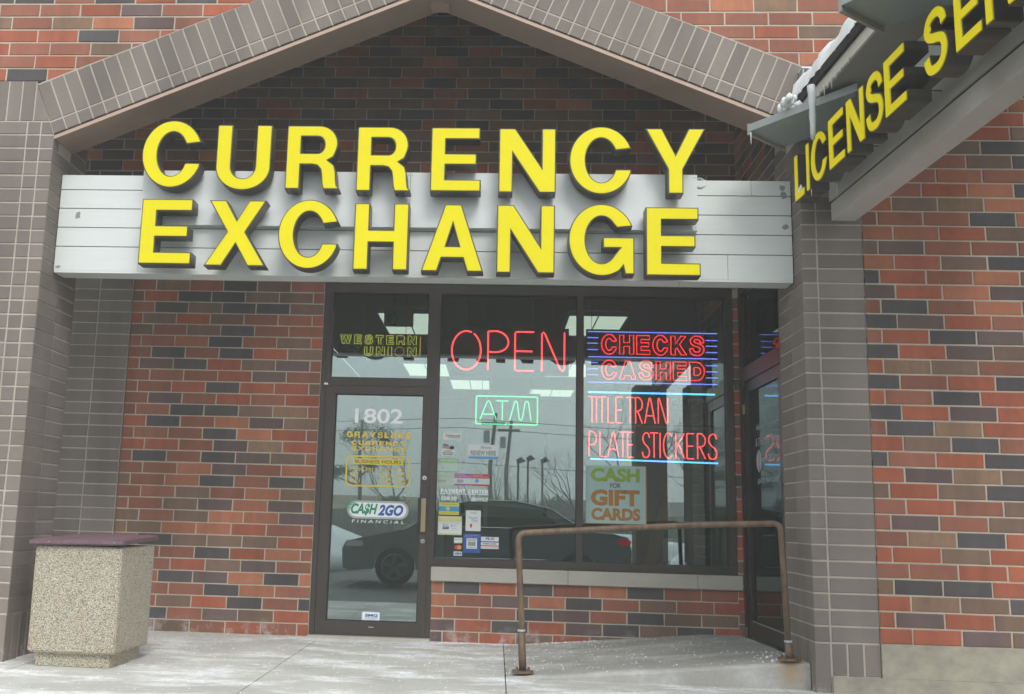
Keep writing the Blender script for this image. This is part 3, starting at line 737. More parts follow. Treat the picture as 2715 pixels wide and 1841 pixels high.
def channel_letter(parent, ch, x0, x1, z0, z1, yb, dep, ym, gl=None):
    rnd = ch in 'CGSOU'; h = z1-z0
    if ch in 'CGO': zz0, hh = z0+h*.028, h*.944
    elif ch == 'U': zz0, hh = z0+h*.02, h*.98
    elif ch == 'S': zz0, hh = z0+h*.0, h*1.0
    else: zz0, hh = z0, h
    me = glyph_mesh(ch, x1-x0, hh, dep)
    o = link('letter', me, M['return'], parent, (x0, yb-dep/2, zz0))
    f = glyph_mesh(ch, x1-x0, hh, .006, -.0085)
    link('letter_face', f, ym, o, (0, -dep/2-.0035, 0))
    return o
# ================================================================== SIGN BEAM + MAIN SIGN
sb = thing('sign_board', 'long white painted plank board spanning the porch between the gray piers', 'sign board', (-1.672, -1.71, 2.69))
Wd = 5.246
box('backing_box', M['groove'], sb, .002, Wd-.002, .012, .17, .012, .712)
zs = [0.0, .182, .325, .468, .610, .722]
for i in range(5):
    js = {0: [0, .62, 4.80, Wd], 1: [0, 2.2, Wd], 2: [0, 1.4, 3.6, Wd], 3: [0, Wd], 4: [0, 2.9, 4.973, Wd]}[i]
    for a, b in zip(js[:-1], js[1:]):
        box('siding_plank', M['white_board'], sb, a+.0015, b-.0015, 0, .011, zs[i]+.0045, zs[i+1]-.003 if i < 4 else zs[i+1], .002)
box('underside_board', M['white_board'], sb, .003, Wd-.003, .001, .172, -.012, .004)
def chip(x, z, w, h, seed):
    qq = random.Random(seed); pts = []
    for k in range(11):
        a = 2*math.pi*k/11; d = qq.uniform(.65, 1.15); pts.append((x+w*d*math.cos(a), z+h*d*math.sin(a)))
    MB().prism(pts, -.0012, .001).build('paint_chip', M['paint_chip'], sb)
for (x, z, w, h, s_) in ((.144, .415, .02, .032, 1), (5.188, .672, .018, .024, 2), (5.195, .618, .022, .026, 5), (5.205, .39, .026, .022, 4), (.03, .03, .02, .012, 6)): chip(x, z, w, h, s_)
# sign
sg_ = thing('shop_sign', 'big yellow channel letters CURRENCY EXCHANGE on a white panel over the entrance', 'sign', (0, -1.76, 3.03))
for a, b in ((-1.046, .895), (.898, 2.916)):
    box('sign_panel', M['white_panel'], sg_, a, b, 0, .049, 0, .405)
for a in (-1.03, .885, .91, 2.90):
    for z in (.02, .385): MB().tube([(a, -.004, z), (a, .002, z)], .004, 6).build('rivet', M['gray_metal'], sg_)
ROW1 = [('C', -1.012, -.579, 3.253, 3.754), ('U', -.475, -.082, 3.239, 3.723), ('R', .026, .409, 3.252, 3.721), ('R', .528, .909, 3.242, 3.715), ('E', 1.048, 1.401, 3.245, 3.713), ('N', 1.523, 1.920, 3.241, 3.709), ('C', 2.011, 2.448, 3.234, 3.726), ('Y', 2.534, 2.948, 3.243, 3.715)]
ROW2 = [('E', -.980, -.606, 2.698, 3.170), ('X', -.514, -.079, 2.691, 3.165), ('C', -.001, .427, 2.677, 3.176), ('H', .530, .910, 2.676, 3.154), ('A', 1.002, 1.431, 2.673, 3.151), ('N', 1.519, 1.917, 2.669, 3.152), ('G', 2.009, 2.457, 2.656, 3.165), ('E', 2.534, 2.901, 2.665, 3.146)]
for ch, a, b, c, d in ROW1+ROW2:
    o = channel_letter(sg_, ch, a, b, c-3.03, d-3.03, -.035, .115, M['yellow'])
    # stand-off pins carry the letter in front of the boards
    for xx in ({'X': .3, 'A': .5, 'Y': .5, 'C': .17, 'G': .17}.get(ch, .12),):
        zpin = (d-3.03 if c > 3.2 else c-3.03) 
        zc = (.34 if c > 3.2 else .02)
        xw = a+(b-a)*xx
        box('mounting_pin', M['return'], sg_, xw-.008, xw+.008, -.04, .001 if True else .05, zc-.008, zc+.008)
# cable loop at the right end of the panel
loop = MB().tube([(2.915, -1.70, 3.42), (2.95, -1.695, 3.43), (2.985, -1.695, 3.41), (2.985, -1.70, 3.37), (2.95, -1.705, 3.355), (2.925, -1.705, 3.36)], .011, 8).build('conduit_loop', M['gray_metal'], None, True)
loop.parent = sg_; loop.location = (0, 1.76-1.10+1.10, -3.03); 
# ================================================================== TEXT HELPERS
def text_mesh(s, w, h, off=0.0, shear=0.0, ext=.0003):
    cu = bpy.data.curves.new('t', 'FONT'); cu.body = s; cu.offset = off; cu.shear = shear; cu.extrude = ext; cu.resolution_u = 3
    ob = bpy.data.objects.new('t', cu); COL.objects.link(ob); bpy.context.view_layer.update()
    dg = bpy.context.evaluated_depsgraph_get(); me = bpy.data.meshes.new_from_object(ob.evaluated_get(dg))
    bpy.data.objects.remove(ob); bpy.data.curves.remove(cu)
    if not me.vertices: return me
    xs = [v.co.x for v in me.vertices]; ys = [v.co.y for v in me.vertices]
    x0, x1, y0, y1 = min(xs), max(xs), min(ys), max(ys)
    for v in me.vertices:
        x, y, z = v.co; v.co = ((x-x0)/(x1-x0)*w, -z, (y-y0)/(y1-y0)*h)
    me.materials.clear(); me.update(); return me
def lettering(parent, s, x0, x1, z0, z1, y, m, off=.015, shear=0, name='lettering'):
    return link(name, text_mesh(s, x1-x0, z1-z0, off, shear), m, parent, (x0, y, z0))
def gtext(parent, s, x0, x1, z0, z1, y, m, gap=.17, shear=0, name='lettering', st=.26, b=.22):
    tot = sum((glyph(c, st, b)[1] if c != ' ' else .5)+gap for c in s)-gap; k = (x1-x0)/tot; h = z1-z0
    cu = bpy.data.curves.new('g', 'CURVE'); cu.dimensions = '2D'; cu.fill_mode = 'BOTH'; cu.extrude = .0003; x = 0
    for c in s:
        if c == ' ': x += .5+gap; continue
        cs, gw = glyph(c, st, b)
        for cc in cs:
            sp = cu.splines.new('POLY'); sp.points.add(len(cc)-1)
            for i, (px_, pz_) in enumerate(cc): sp.points[i].co = ((x+px_)*k+shear*pz_*h, pz_*h, 0, 1)
            sp.use_cyclic_u = True
        x += gw+gap
    ob = bpy.data.objects.new('g', cu); me = bpy.data.meshes.new_from_object(ob); bpy.data.objects.remove(ob); bpy.data.curves.remove(cu)
    for v in me.vertices: a, b_, c_ = v.co; v.co = (a, -c_, b_)
    me.update(); return link(name, me, m, parent, (x0, y, z0))
def rect(parent, x0, x1, z0, z1, y, m, name='printed_panel', c=0, t=.0006):
    return box(name, m, parent, x0, x1, y, y+t, z0, z1, c)
def disc(parent, cx, cz, r, y, m, name='printed_disc', rx=None, t=.0006):
    return MB().prism(arc(cx, cz, rx or r, r, 0, 345, 23), y, y+t).build(name, m, parent)
# ================================================================== STOREFRONT
YG = .060
sf = thing('shop_window', 'dark bronze framed shop window and transom full of neon signs, left of the side door', 'window', (0, 0, 0))
BZ = M['bronze']
def fr(p, *a, **k): return box('frame_member', BZ, p, *a, **k)
fr(sf, -.002, 3.556, .012, .12, 2.958, 3.040)
fr(sf, .0, .043, .010, .12, .018, 2.956)
fr(sf, .977, 1.031, .011, .12, .018, 2.957)
fr(sf, .9755, 1.031, .0105, .119, .50, 2.957) if False else None
fr(sf, .044, .976, .013, .12, 2.128, 2.200)
fr(sf, 2.227, 2.279, .013, .12, .672, 2.957)
fr(sf, 3.494, 3.556, .013, .12, .672, 2.957)
fr(sf, 1.032, 3.556, .012, .13, .612, .671)
fr(sf, .9295, .9765, .014, .12, 2.201, 2.957)
fr(sf, .044, .078, .014, .12, 2.201, 2.957)
for (a, b, c, d) in ((.078, .929, 2.20, 2.957), (1.031, 2.227, .671, 2.958), (2.279, 3.494, .671, 2.958)):
    box('pane', M['glass'], sf, a, b, YG, YG+.005, c, d)
    for q_ in ((a, a+.007, c, d), (b-.007, b, c, d), (a+.0072, b-.0072, c, c+.007), (a+.0072, b-.0072, d-.007, d)):
        box('gasket', M['bronze_dark'], sf, q_[0], q_[1], YG-.006, YG-.0005, q_[2], q_[3])
dr = thing('glass_door', 'bronze framed glass entrance door numbered 1802 with gold lettering', 'door', (.045, 0, .02))
for a, b, c, d in ((.001, .093, .0, 2.105), (.860, .930, .0, 2.105), (.0932, .8598, 2.034, 2.105), (.0932, .8598, .0, .116)):
    box('door_rail' if b-a > .3 else 'door_stile', BZ, dr, a, b, .016, .062, c, d)
box('pane', M['glass'], dr, .0935, .8595, YG-.012, YG-.007, .1165, 2.0335)
for q_ in ((.0935, .101, .117, 2.033), (.852, .8595, .117, 2.033), (.102, .851, .117, .124), (.102, .851, 2.026, 2.033)):
    box('gasket', M['bronze_dark'], dr, q_[0], q_[1], .040, .0475, q_[2], q_[3])
hd = box('push_plate', M['brass'], dr, .868, .908, -.008, .015, .868, 1.150, .004)
box('pull_handle', M['bronze_dark'], dr, .842, .866, -.030, -.006, .868, 1.150, .004)
for zz in (.884, 1.134): box('handle_post', M['bronze_dark'], dr, .846, .876, -.006, .016, zz-.01, zz+.01)
for zz in (1.323, .792):
    l_ = MB().tube([(.890, .0, zz), (.890, .016, zz)], .019, 16).build('lock_cylinder', M['chrome'], dr)
    MB().tube([(.890, -.002, zz-.004), (.890, .001, zz-.004)], .006, 8).build('keyhole', M['bronze_dark'], l_)
box('pivot_hinge', M['chrome'], dr, -.012, .022, -.004, .0145, 2.108, 2.124)
box('push_bar', M['brass'], dr, .50, .77, .10, .13, 1.165, 1.190)
box('push_bar', M['brass'], dr, .63, .77, .10, .13, 1.125, 1.137)
box('letter_slot_mark', M['chrome'], dr, .455, .50, .0150, .0162, .068, .076)
# gold lettering and boxed hours: vinyl parts of the door
YV = YG-.0140
def dl_(s, x0, x1, z0, z1, m=M['yellow_vinyl'], off=.02, shear=0): return lettering(dr, s, x0-.045, x1-.045, z0-.02, z1-.02, YV, m, off, shear)
dl_('1802', .309, .729, 1.803, 1.933, M['white_vinyl'], .018)
for s_, a_, b_, c_, d_ in (('GRAYSLAKE', .243, .807, 1.678, 1.728), ('CURRENCY', .286, .764, 1.613, 1.650), ('EXCHANGE', .288, .766, 1.565, 1.602)): gtext(dr, s_, a_-.045, b_-.045, c_-.02, d_-.02, YV, M['yellow_vinyl'], gap=.2, st=.29, b=.25)
def ring_poly(x0, x1, z0, z1, r, t):
    def rr_(x0, x1, z0, z1, r): return arc(x1-r, z0+r, r, r, -90, 0, 8)+arc(x1-r, z1-r, r, r, 0, 90, 8)+arc(x0+r, z1-r, r, r, 90, 180, 8)+arc(x0+r, z0+r, r, r, 180, 270, 8)
    return rr_(x0, x1, z0, z1, r), rr_(x0+t, x1-t, z0+t, z1-t, max(r-t, .001))
def ring(parent, x0, x1, z0, z1, r, t, y, m, name):
    a, b = ring_poly(x0, x1, z0, z1, r, t); n = len(a); v = [(x, y, z) for x, z in a]+[(x, y, z) for x, z in b]+[(x, y+.0008, z) for x, z in a]+[(x, y+.0008, z) for x, z in b]
    f = [(i, (i+1) % n, (i+1) % n+n, i+n) for i in range(n)]+[(i+2*n, i+3*n, (i+1) % n+3*n, (i+1) % n+2*n) for i in range(n)]+[(i, i+2*n, (i+1) % n+2*n, (i+1) % n) for i in range(n)]
    return MB().poly(v, f).build(name, m, parent)
ring(dr, .246-.045, .807-.045, 1.257-.02, 1.524-.02, .055, .014, YV, M['yellow_vinyl'], 'hours_border')
rect(dr, .310-.045, .742-.045, 1.446-.02, 1.497-.02, YV, M['yellow_vinyl'], 'hours_band')
lettering(dr, 'BUSINESS HOURS', .326-.045, .727-.045, 1.457-.02, 1.487-.02, YV-.001, M['black_ink'], .0)
for s, a, b, z in (('MON-FRI', .286, .482, 1.387), ('SAT', .288, .364, 1.342), ('SUN', .290, .373, 1.296)): dl_(s, a, b, z-.002, z+.032, off=.006)
for s, a, b, z in (('8 AM-7 PM', .545, .761, 1.387), ('8 AM-5 PM', .541, .762, 1.342), ('10 AM-3 PM', .525, .763, 1.296)): dl_(s, a, b, z-.002, z+.032, off=.006)
# ---- stickers
def sticker(name, label, x0, x1, z0, z1, m, y=.0586, c=0, cat='sticker', group=None, door=False, ed=None):
    t = thing(name, label, cat, (x0, y, z0), group=group)
    if m: rect(t, 0, x1-x0, 0, z1-z0, 0, m, 'sticker_sheet', c)
    t['_w'] = x1-x0; t['_h'] = z1-z0
    return t
def tx(t, s, fx0, fx1, fz0, fz1, m, off=.01, shear=0, y=-.0008):
    w, h = t['_w'], t['_h']; return lettering(t, s, fx0*w, fx1*w, fz0*h, fz1*h, y, m, off, shear)
def rc(t, fx0, fx1, fz0, fz1, m, y=-.0004, c=0, name='printed_panel'):
    w, h = t['_w'], t['_h']; return rect(t, fx0*w, fx1*w, fz0*h, fz1*h, y, m, name, c, .0004)
Yd = YG-.0062-.0015
# CASH2GO logo on the door
t = thing('cash_logo_sticker', 'white oval sticker reading CASH2GO FINANCIAL in green and blue on the door glass', 'sticker', (.276, .0455, .986))
MB().prism(arc(.528-.076, .076, .076, .076, -90, 90, 14)+arc(.076, .076, .076, .076, 90, 270, 14), 0, .0006).build('sticker_sheet', M['silver_vinyl'], t)
MB().prism(arc(.528-.079, .076, .060, .060, -90, 90, 14)+arc(.079, .076, .060, .060, 90, 270, 14), -.0008, -.0002).build('white_field', M['white_vinyl'], t)
lettering(t, 'CA$H', .032, .262, .026, .128, -.0016, M['green_ink'], .04, .28)
lettering(t, '2GO', .266, .482, .028, .122, -.0016, M['blue_ink'], .045, .28)
for i in range(5):
    zz = .128-.013*i; a0 = [-.072, -.05, -.03, -.045, -.02][i]
    MB().prism([(a0, zz), (.065-.006*i, zz-.004), (.07-.006*i, zz+.004), (a0+.02, zz+.003)], -.0016, -.001).build('speed_streak', M['green_ink'], t)
lettering(t, 'F I N A N C I A L', .044, .493, -.036, -.010, 0, M['white_vinyl'], .0, .12)
for o_ in t.children: pass
t = sticker('security_sticker', 'small white and blue SMG sticker at the foot of the door', .438, .591, .142, .214, M['white_vinyl'], .0455, .008)
ring(t, .003, .150, .003, .069, .006, .0015, -.0006, M['blue_ink'], 'border_line')
tx(t, 'SMG', .17, .88, .45, .78, M['blue_ink'], .04); rc(t, .17, .88, .38, .42, M['blue_ink'])
tx(t, 'SECURITY SYSTEMS INC', .17, .88, .25, .33, M['blue_ink'], 0); tx(t, '(800) 358-8501', .24, .80, .12, .20, M['black_ink'], 0)
# window stickers
t = sticker('payment_sticker', 'small white bitcoin sticker, topmost on the middle pane', 1.083, 1.241, 1.675, 1.737, M['paper'], c=.004)
disc(t, .027, .039, .013, -.0005, M['orange_ink']); lettering(t, 'B', .0225, .0315, .033, .046, -.0012, M['paper'], .02, .0)
lettering(t, 'bitcoin', .043, .147, .021, .055, -.0009, M['gray_ink'], .018, .25); lettering(t, 'accepted here', .085, .143, .010, .016, -.0009, M['gray_ink'], 0)
t = sticker('camera_sticker', 'white 24 hour video and audio monitoring sticker with a camera drawing', 1.070, 1.182, 1.537, 1.600, M['paper'], c=.006)
for s, a, b, z in (('24 HOUR', .25, .77, .62), ('VIDEO & AUDIO', .07, .93, .36), ('MONITORING', .13, .87, .12)): tx(t, s, a, b, z, z+.17, M['black_ink'], .03)
MB().prism([(.010, .070), (.050, .060), (.100, .058), (.106, .064), (.075, .080), (.012, .104)], -.0004, .0002).build('camera_drawing', M['pink_ink'], t)
MB().prism([(.012, .088), (.060, .084), (.062, .098), (.018, .108)], -.0010, -.0005).build('camera_drawing', M['gray_ink'], t)
MB().prism(arc(.090, .073, .020, .016, 0, 340, 17), -.0014, -.0009).build('camera_lens', M['black_ink'], t)
t = sticker('renewal_plate_sign', 'pale blue license plate card reading RENEW HERE hanging under the green sign', 1.301, 1.563, 1.516, 1.641, M['paper'], c=.006, cat='sign')
rc(t, .01, .99, .02, .24, M['lblue_ink'], c=0); rc(t, .01, .99, .18, .26, mat('ice_blue_print', (.45, .60, .68), .5), y=-.0008)
tx(t, 'Illinois', .40, .76, .72, .93, M['gray_ink'], 0, .3); tx(t, 'RENEW HERE', .08, .91, .28, .60, M['gray_ink'], .015)
t = sticker('bill_sticker', 'green-topped white sticker, upper left of the bill payment group', 1.041, 1.218, 1.398, 1.518, mat('mint_paper', (.50, .66, .60), .6), group='bill payment stickers')
rc(t, 0, 1, .66, 1, M['lgreen']); tx(t, 'CLEAR CHECK-UP', .08, .92, .78, .92, M['paper'], .0); rc(t, 0, 1, 0, .09, M['lgreen'])
tx(t, '<', .12, .18, .44, .54, M['gray_ink'], 0); tx(t, 'E', .24, .32, .25, .38, M['gray_ink'], 0); tx(t, 'r', .48, .52, .25, .36, M['gray_ink'], 0)
t = sticker('bill_sticker', 'pale yellow-green sticker with dark letters, left one of the row of three', 1.032, 1.186, 1.290, 1.386, mat('faded_paper', (.50, .60, .50), .6), group='bill payment stickers')
tx(t, 'nicor', .10, .58, .26, .50, M['gray_ink'], .0); rc(t, .02, .98, .86, .89, M['lgreen']); tx(t, 'AUTHORIZED PAYMENT', .06, .9, .68, .76, M['lgreen'], 0)
for nm, lab, x0, x1, top, logo in (('bill_sticker', 'purple-topped dish payment sticker, middle one of the row of three', 1.188, 1.336, M['magenta_ink'], 'dish'), ('bill_sticker', 'red-topped payment sticker with a blue globe, right one of the row of three', 1.339, 1.489, M['red_ink'], '')):
    t = sticker(nm, lab, x0, x1, 1.288, 1.389, mat('ice_paper', (.58, .68, .68), .6), group='bill payment stickers')
    rc(t, 0, 1, .63, 1, top); rc(t, 0, 1, 0, .14, top); tx(t, 'AUTHORIZED', .05, .62, .86, .94, M['paper'], 0); tx(t, 'PAYMENT LOCATION', .05, .93, .71, .81, M['paper'], 0)
    if logo: tx(t, logo, .15, .52, .24, .56, M['black_ink'], 0)
    else: disc(t, .042, .042, .017, -.0008, M['lblue_ink'])
t = thing('vinyl_lettering', 'white PAYMENT CENTER, COM ED and SERVICE lettering on the middle pane', 'lettering', (1.064, .0586, 1.158))
gtext(t, 'PAYMENT CENTER', .011, .416, .066, .099, 0, M['white_vinyl'])
rect(t, 0, .425, .056, .0605, 0, M['white_vinyl'], 'underline')
gtext(t, 'COM ED', .011, .144, .003, .034, 0, M['white_vinyl'], shear=.2); gtext(t, 'SERVICE', .271, .411, .0, .031, 0, M['white_vinyl'], shear=.2)
t = sticker('transfer_sticker', 'yellow and blue sticker with a round bird emblem under COM ED', 1.062, 1.234, 1.039, 1.140, M['yellow_ink'])
rc(t, 0, 1, .27, .70, mat('sky_blue_print', (.04, .33, .62), .5)); tx(t, 'Redmoney Retail Store', .13, .90, .80, .92, M['black_ink'], 0); tx(t, 'Safely to Buy Goods Here', .10, .90, .08, .19, M['black_ink'], 0)
disc(t, .077, .051, .017, -.0010, M['paleyellow']); MB().prism([(.066, .040), (.092, .066), (.080, .053), (.076, .045)], -.0016, -.0011).build('emblem', M['black_ink'], t)
t = sticker('phone_bill_sticker', 'pale yellow framed phone payment sticker under the blue and yellow one', 1.057, 1.261, .869, 1.027, M['paper'])
rc(t, 0, 1, .70, 1, M['paleyellow']); rc(t, 0, 1, 0, .08, M['paleyellow']); tx(t, 'PAYMENT CELLULAR', .06, .94, .86, .95, M['paper'], 0)
tx(t, 'AUTHORIZED PAYMENT LOCATION', .10, .90, .61, .655, M['gray_ink'], 0); tx(t, 'at&t', .30, .44, .49, .57, M['blue_ink'], 0); tx(t, 'at&t', .66, .78, .46, .54, M['lblue_ink'], 0)
disc(t, .050, .083, .007, -.0008, M['blue_ink']); disc(t, .118, .078, .008, -.0008, M['lblue_ink'])
rc(t, .20, .46, .30, .44, M['black_ink']); tx(t, 'Sprint', .24, .42, .33, .41, M['paper'], 0, y=-.0014); tx(t, 'T-Mobile', .55, .78, .33, .38, M['gray_ink'], 0)
t = sticker('favorite_place_card', 'white card with a red map pin and blue heading, right of the phone bill sticker', 1.293, 1.421, .907, 1.080, M['paper'], c=.004)
tx(t, 'Google', .30, .72, .84, .92, M['gray_ink'], 0); tx(t, 'Favorite', .20, .78, .60, .70, M['lblue_ink'], .01); tx(t, 'Place', .40, .80, .48, .58, M['lblue_ink'], .01); tx(t, 'on Google', .45, .78, .42, .46, M['lblue_ink'], 0)
MB().prism([(.046, .020), (.056, .045)]+arc(.046, .050, .011, .011, 0, 180, 9)+[(.036, .045)], -.0010, -.0004).build('map_pin', M['red_ink'], t)
t = sticker('card_logo_sticker', 'tiny pale sticker with a yellow corner, topmost of the three card stickers', 1.198, 1.268, .803, .848, M['paper'], group='card logo stickers')
tx(t, 'DISCOVER', .05, .95, .55, .78, M['gray_ink'], 0); rc(t, .55, 1, 0, .2, M['yellow_ink'])
t = sticker('card_logo_sticker', 'dark sticker with red and yellow overlapping discs, between two card stickers', 1.199, 1.268, .740, .797, M['black_panel'], group='card logo stickers')
disc(t, .022, .0285, .019, -.0005, M['red_ink']); disc(t, .045, .0285, .019, -.0010, M['orange_ink'])
t = sticker('card_logo_sticker', 'white sticker with blue VISA letters, lowest of the three card stickers', 1.197, 1.268, .698, .733, M['paper'], group='card logo stickers')
tx(t, 'VISA', .12, .93, .22, .80, M['blue_ink'], .05, .25)
t = sticker('reload_sticker', 'royal blue RELOAD netSpend sticker with a white barcode square', 1.278, 1.423, .724, .884, mat('royal_blue_print', (.015, .095, .38), .5))
tx(t, 'Deposit only NetSpend', .10, .88, .90, .945, M['paper'], 0); tx(t, 'prepaid debit card here!', .06, .94, .81, .855, M['paper'], 0)
rc(t, .18, .80, .22, .76, M['paper']); tx(t, 'RELOAD', .25, .73, .62, .72, M['gray_ink'], .02, y=-.0012); tx(t, 'netSpend', .26, .72, .25, .33, M['gray_ink'], 0, y=-.0012)
qb = random.Random(8); xb_ = .26
while xb_ < .70:
    w_ = qb.choice([.012, .02, .035]); rc(t, xb_, xb_+w_, .37, .58, M['black_ink'], y=-.0012, name='barcode_bar'); xb_ += w_+qb.choice([.012, .018])
t = sticker('flex_sticker', 'white, blue and red FLEX payment center sticker beside the royal blue one', 1.427, 1.577, .763, .862, M['paper'])
tx(t, 'FL', .25, .52, .75, .95, M['blue_ink'], .04, .2); tx(t, 'EX', .53, .78, .75, .95, M['red_ink'], .04, .2); rc(t, 0, 1, .54, .64, M['blue_ink']); rc(t, 0, 1, .21, .29, M['red_ink'])
tx(t, 'PAYMENT CENTER', .12, .88, .35, .49, M['black_ink'], .01); tx(t, 'BILL PAY AUTHORIZED LOCATION', .05, .95, .57, .61, M['paper'], 0, y=-.0010); tx(t, 'GET CASH MONEY ORDERS', .05, .95, .08, .14, M['gray_ink'], 0)
# poster
t = sticker('gift_card_poster', 'pale teal CASH FOR GIFT CARDS poster inside the right pane', 2.309, 2.813, 1.004, 1.488, M['teal_print'], y=.0586, cat='poster')
rect(t, -.004, .512, -.006, .0, .0008, M['orange_print'], 'poster_edge'); rect(t, .505, .512, 0, .484, .0008, M['orange_print'], 'poster_edge')
tx(t, 'CASH', .08, .90, .72, .96, M['lime'], .05); tx(t, 'FOR', .405, .585, .612, .70, M['gray_ink'], .04); tx(t, 'GIFT', .08, .90, .30, .585, M['orange_print'], .05); tx(t, 'CARDS', .09, .91, .05, .265, M['orange_print'], .05)
# ================================================================== NEON
def sm(pts, n=7, closed=False):
    P = [Vector(p) for p in pts]
    if closed: P = [P[-1]]+P+[P[0], P[1]]
    else: P = [2*P[0]-P[1]]+P+[2*P[-1]-P[-2]]
    C = []
    for i in range(1, len(P)-2):
        a, b, c, d = P[i-1:i+3]
        for k in range(n):
            t = k/n; C.append(tuple(.5*((2*b)+(c-a)*t+(2*a-5*b+4*c-d)*t*t+(-a+3*b-3*c+d)*t**3)))
    if not closed: C.append(tuple(P[-2]))
    return C
def sstroke(ch):
    """single-line tube letters in a unit box: list of (points, closed)"""
    if ch == 'O': return [(arc(.5, .5, .5, .5, 70, 420, 32), False)]
    if ch == 'P': return [([(0, 0), (0, 1)]+sm([(0.02, 1), (.5, 1), (.85, .90), (1, .72), (.85, .55), (.5, .47), (.05, .47)]), False)]
    if ch == 'E': return [([(1, 1), (.08, 1), (0, .97), (0, .03), (.08, 0), (1, 0)], False), ([(0, .5), (.92, .5)], False)]
    if ch == 'N': return [([(0, 0), (0, .95), (.06, 1), (.14, .95), (.82, .05), (.92, 0), (1, .05), (1, 1)], False)]
    if ch == 'A': return [([(0, 0), (.42, .95), (.5, 1), (.58, .95), (1, 0)], False), ([(.15, .30), (.85, .30)], False)]
    if ch == 'T': return [([(0, 1), (1, 1)], False), ([(.5, .98), (.5, 0)], False)]
    if ch == 'M': return [(sm([(0, 0), (.20, .85), (.28, 1), (.36, .85), (.44, .15), (.52, .03), (.60, .15), (.70, .85), (.80, 1), (.88, .85), (1, 0)], 5), False)]
    if ch == 'I': return [([(.5, 1), (.5, 0)], False)]
    if ch == 'L': return [([(0, 1), (0, .04), (.08, 0), (1, 0)], False)]
    if ch == 'R': return [([(0, 0), (0, 1)]+sm([(0.02, 1), (.5, 1), (.9, .88), (1, .74), (.85, .56), (.4, .48), (.04, .46)])+[(.35, .44), (1, 0)], False)]
    if ch == 'S': return [(sm([(1, .80), (.85, .95), (.5, 1), (.12, .88), (.08, .70), (.35, .55), (.75, .42), (.98, .25), (.85, .06), (.5, 0), (.12, .06), (0, .22)], 5), False)]
    if ch == 'C': return [(arc(.52, .5, .5, .5, 48, 312, 22), False)]
    if ch == 'K': return [([(0, 1), (0, 0)], False), ([(1, 1), (.05, .42)], False), ([(.30, .60), (1, 0)], False)]
    if ch == 'F': return [([(1, 1), (.05, 1), (0, .96), (0, 0)], False), ([(0, .52), (.85, .52)], False)]
    return []
def neon_letter(t, ch, x0, x1, z0, z1, m, r=.0055, y=0, name='neon_tube'):
    b = MB()
    for pts, cl_ in sstroke(ch): b.tube([(x0+(x1-x0)*x, y, z0+(z1-z0)*z) for x, z in pts], r, 8, cl_)
    return b.build(name, m, t, True)
def neon_line(t, x0, x1, z, m, r=.005, y=0, z1=None): return MB().tube([(x0, y, z), (x1, y, z if z1 is None else z1)], r, 8).build('neon_tube', m, t, True)
def neon_outline(t, ch, x0, x1, z0, z1, m, r=.0035, y=0, s=.30, b=.24):
    cs, gw = glyph(ch, s, b); q = MB()
    for c in cs[:1]: q.tube([(x0+(x1-x0)*x/gw, y, z0+(z1-z0)*z) for x, z in c], r, 6, True)
    return q.build('neon_tube', m, t, True)
def backer(t, x0, x1, z0, z1, y=.02, m=None): return box('backing_panel', m or M['black_panel'], t, x0, x1, y, y+.012, z0, z1)
def hang(t, x, z0, z1, y): MB().tube([(x, y, z0), (x+.004, y, z1)], .0022, 5).build('hanging_wire', M['bronze_dark'], t)
YN = .105
t = thing('open_neon_sign', 'red OPEN neon sign on a black panel at the top of the middle pane', 'neon sign', (0, YN, 0))
backer(t, 1.118, 2.162, 2.262, 2.684)
for ch, a, b in (('O', 1.134, 1.390), ('P', 1.453, 1.632), ('E', 1.690, 1.856), ('N', 1.925, 2.122)): neon_letter(t, ch, a, b, 2.300, 2.646, M['neon_red'], .0068)
for x in (1.26, 2.02): hang(t, x, 2.684, 3.09, .026)
t = thing('atm_neon_sign', 'green ATM neon sign with a green rectangular border in the middle pane', 'neon sign', (0, YN, 0))
backer(t, 1.335, 1.915, 1.800, 2.100, m=mat('smoky_acrylic', (.07, .09, .09), .3))
def rrect(x0, x1, z0, z1, r): return arc(x1-r, z0+r, r, r, -90, 0, 4)+arc(x1-r, z1-r, r, r, 0, 90, 4)+arc(x0+r, z1-r, r, r, 90, 180, 4)+arc(x0+r, z0+r, r, r, 180, 270, 4)
bp = rrect(1.360, 1.892, 1.826, 2.070, .012)
k_ = bp.index(bp[-1]); 
MB().tube([(1.650, 0, 1.826)]+[(x, 0, z) for x, z in bp]+[(1.625, 0, 1.826)], .0048, 8).build('neon_border', M['neon_green'], t, True)
for ch, a, b in (('A', 1.394, 1.538), ('T', 1.535, 1.640), ('M', 1.652, 1.838)): neon_letter(t, ch, a, b, 1.862, 2.030, M['neon_green'], .0045)
hang(t, 1.41, 2.10, 3.09, .026); hang(t, 1.84, 2.10, 3.09, .026)
t = thing('money_transfer_neon_sign', 'yellow outlined WESTERN UNION neon sign in the transom above the door', 'neon sign', (0, YN, 0))
backer(t, .120, .950, 2.385, 2.612)
w7 = .0; xs0 = .142
wid = [.105, .072, .078, .078, .072, .080, .082]; x = xs0
gap = (.826-.142-sum(wid))/6
for ch, w_ in zip('WESTERN', wid): neon_outline(t, ch, x, x+w_*.90, 2.514, 2.592, M['neon_yellow'], .0027, s=.25, b=.22); x += w_+gap
wid = [.082, .078, .036, .088, .082]; x = .358; gap = (.826-.358-sum(wid))/4
for ch, w_ in zip('UNION', wid): neon_outline(t, ch, x, x+w_*.92, 2.412, 2.488, M['neon_yellow'] if ch != 'O' else M['neon_gold'], .0027, s=.25 if ch != 'I' else .2, b=.22); x += w_+gap
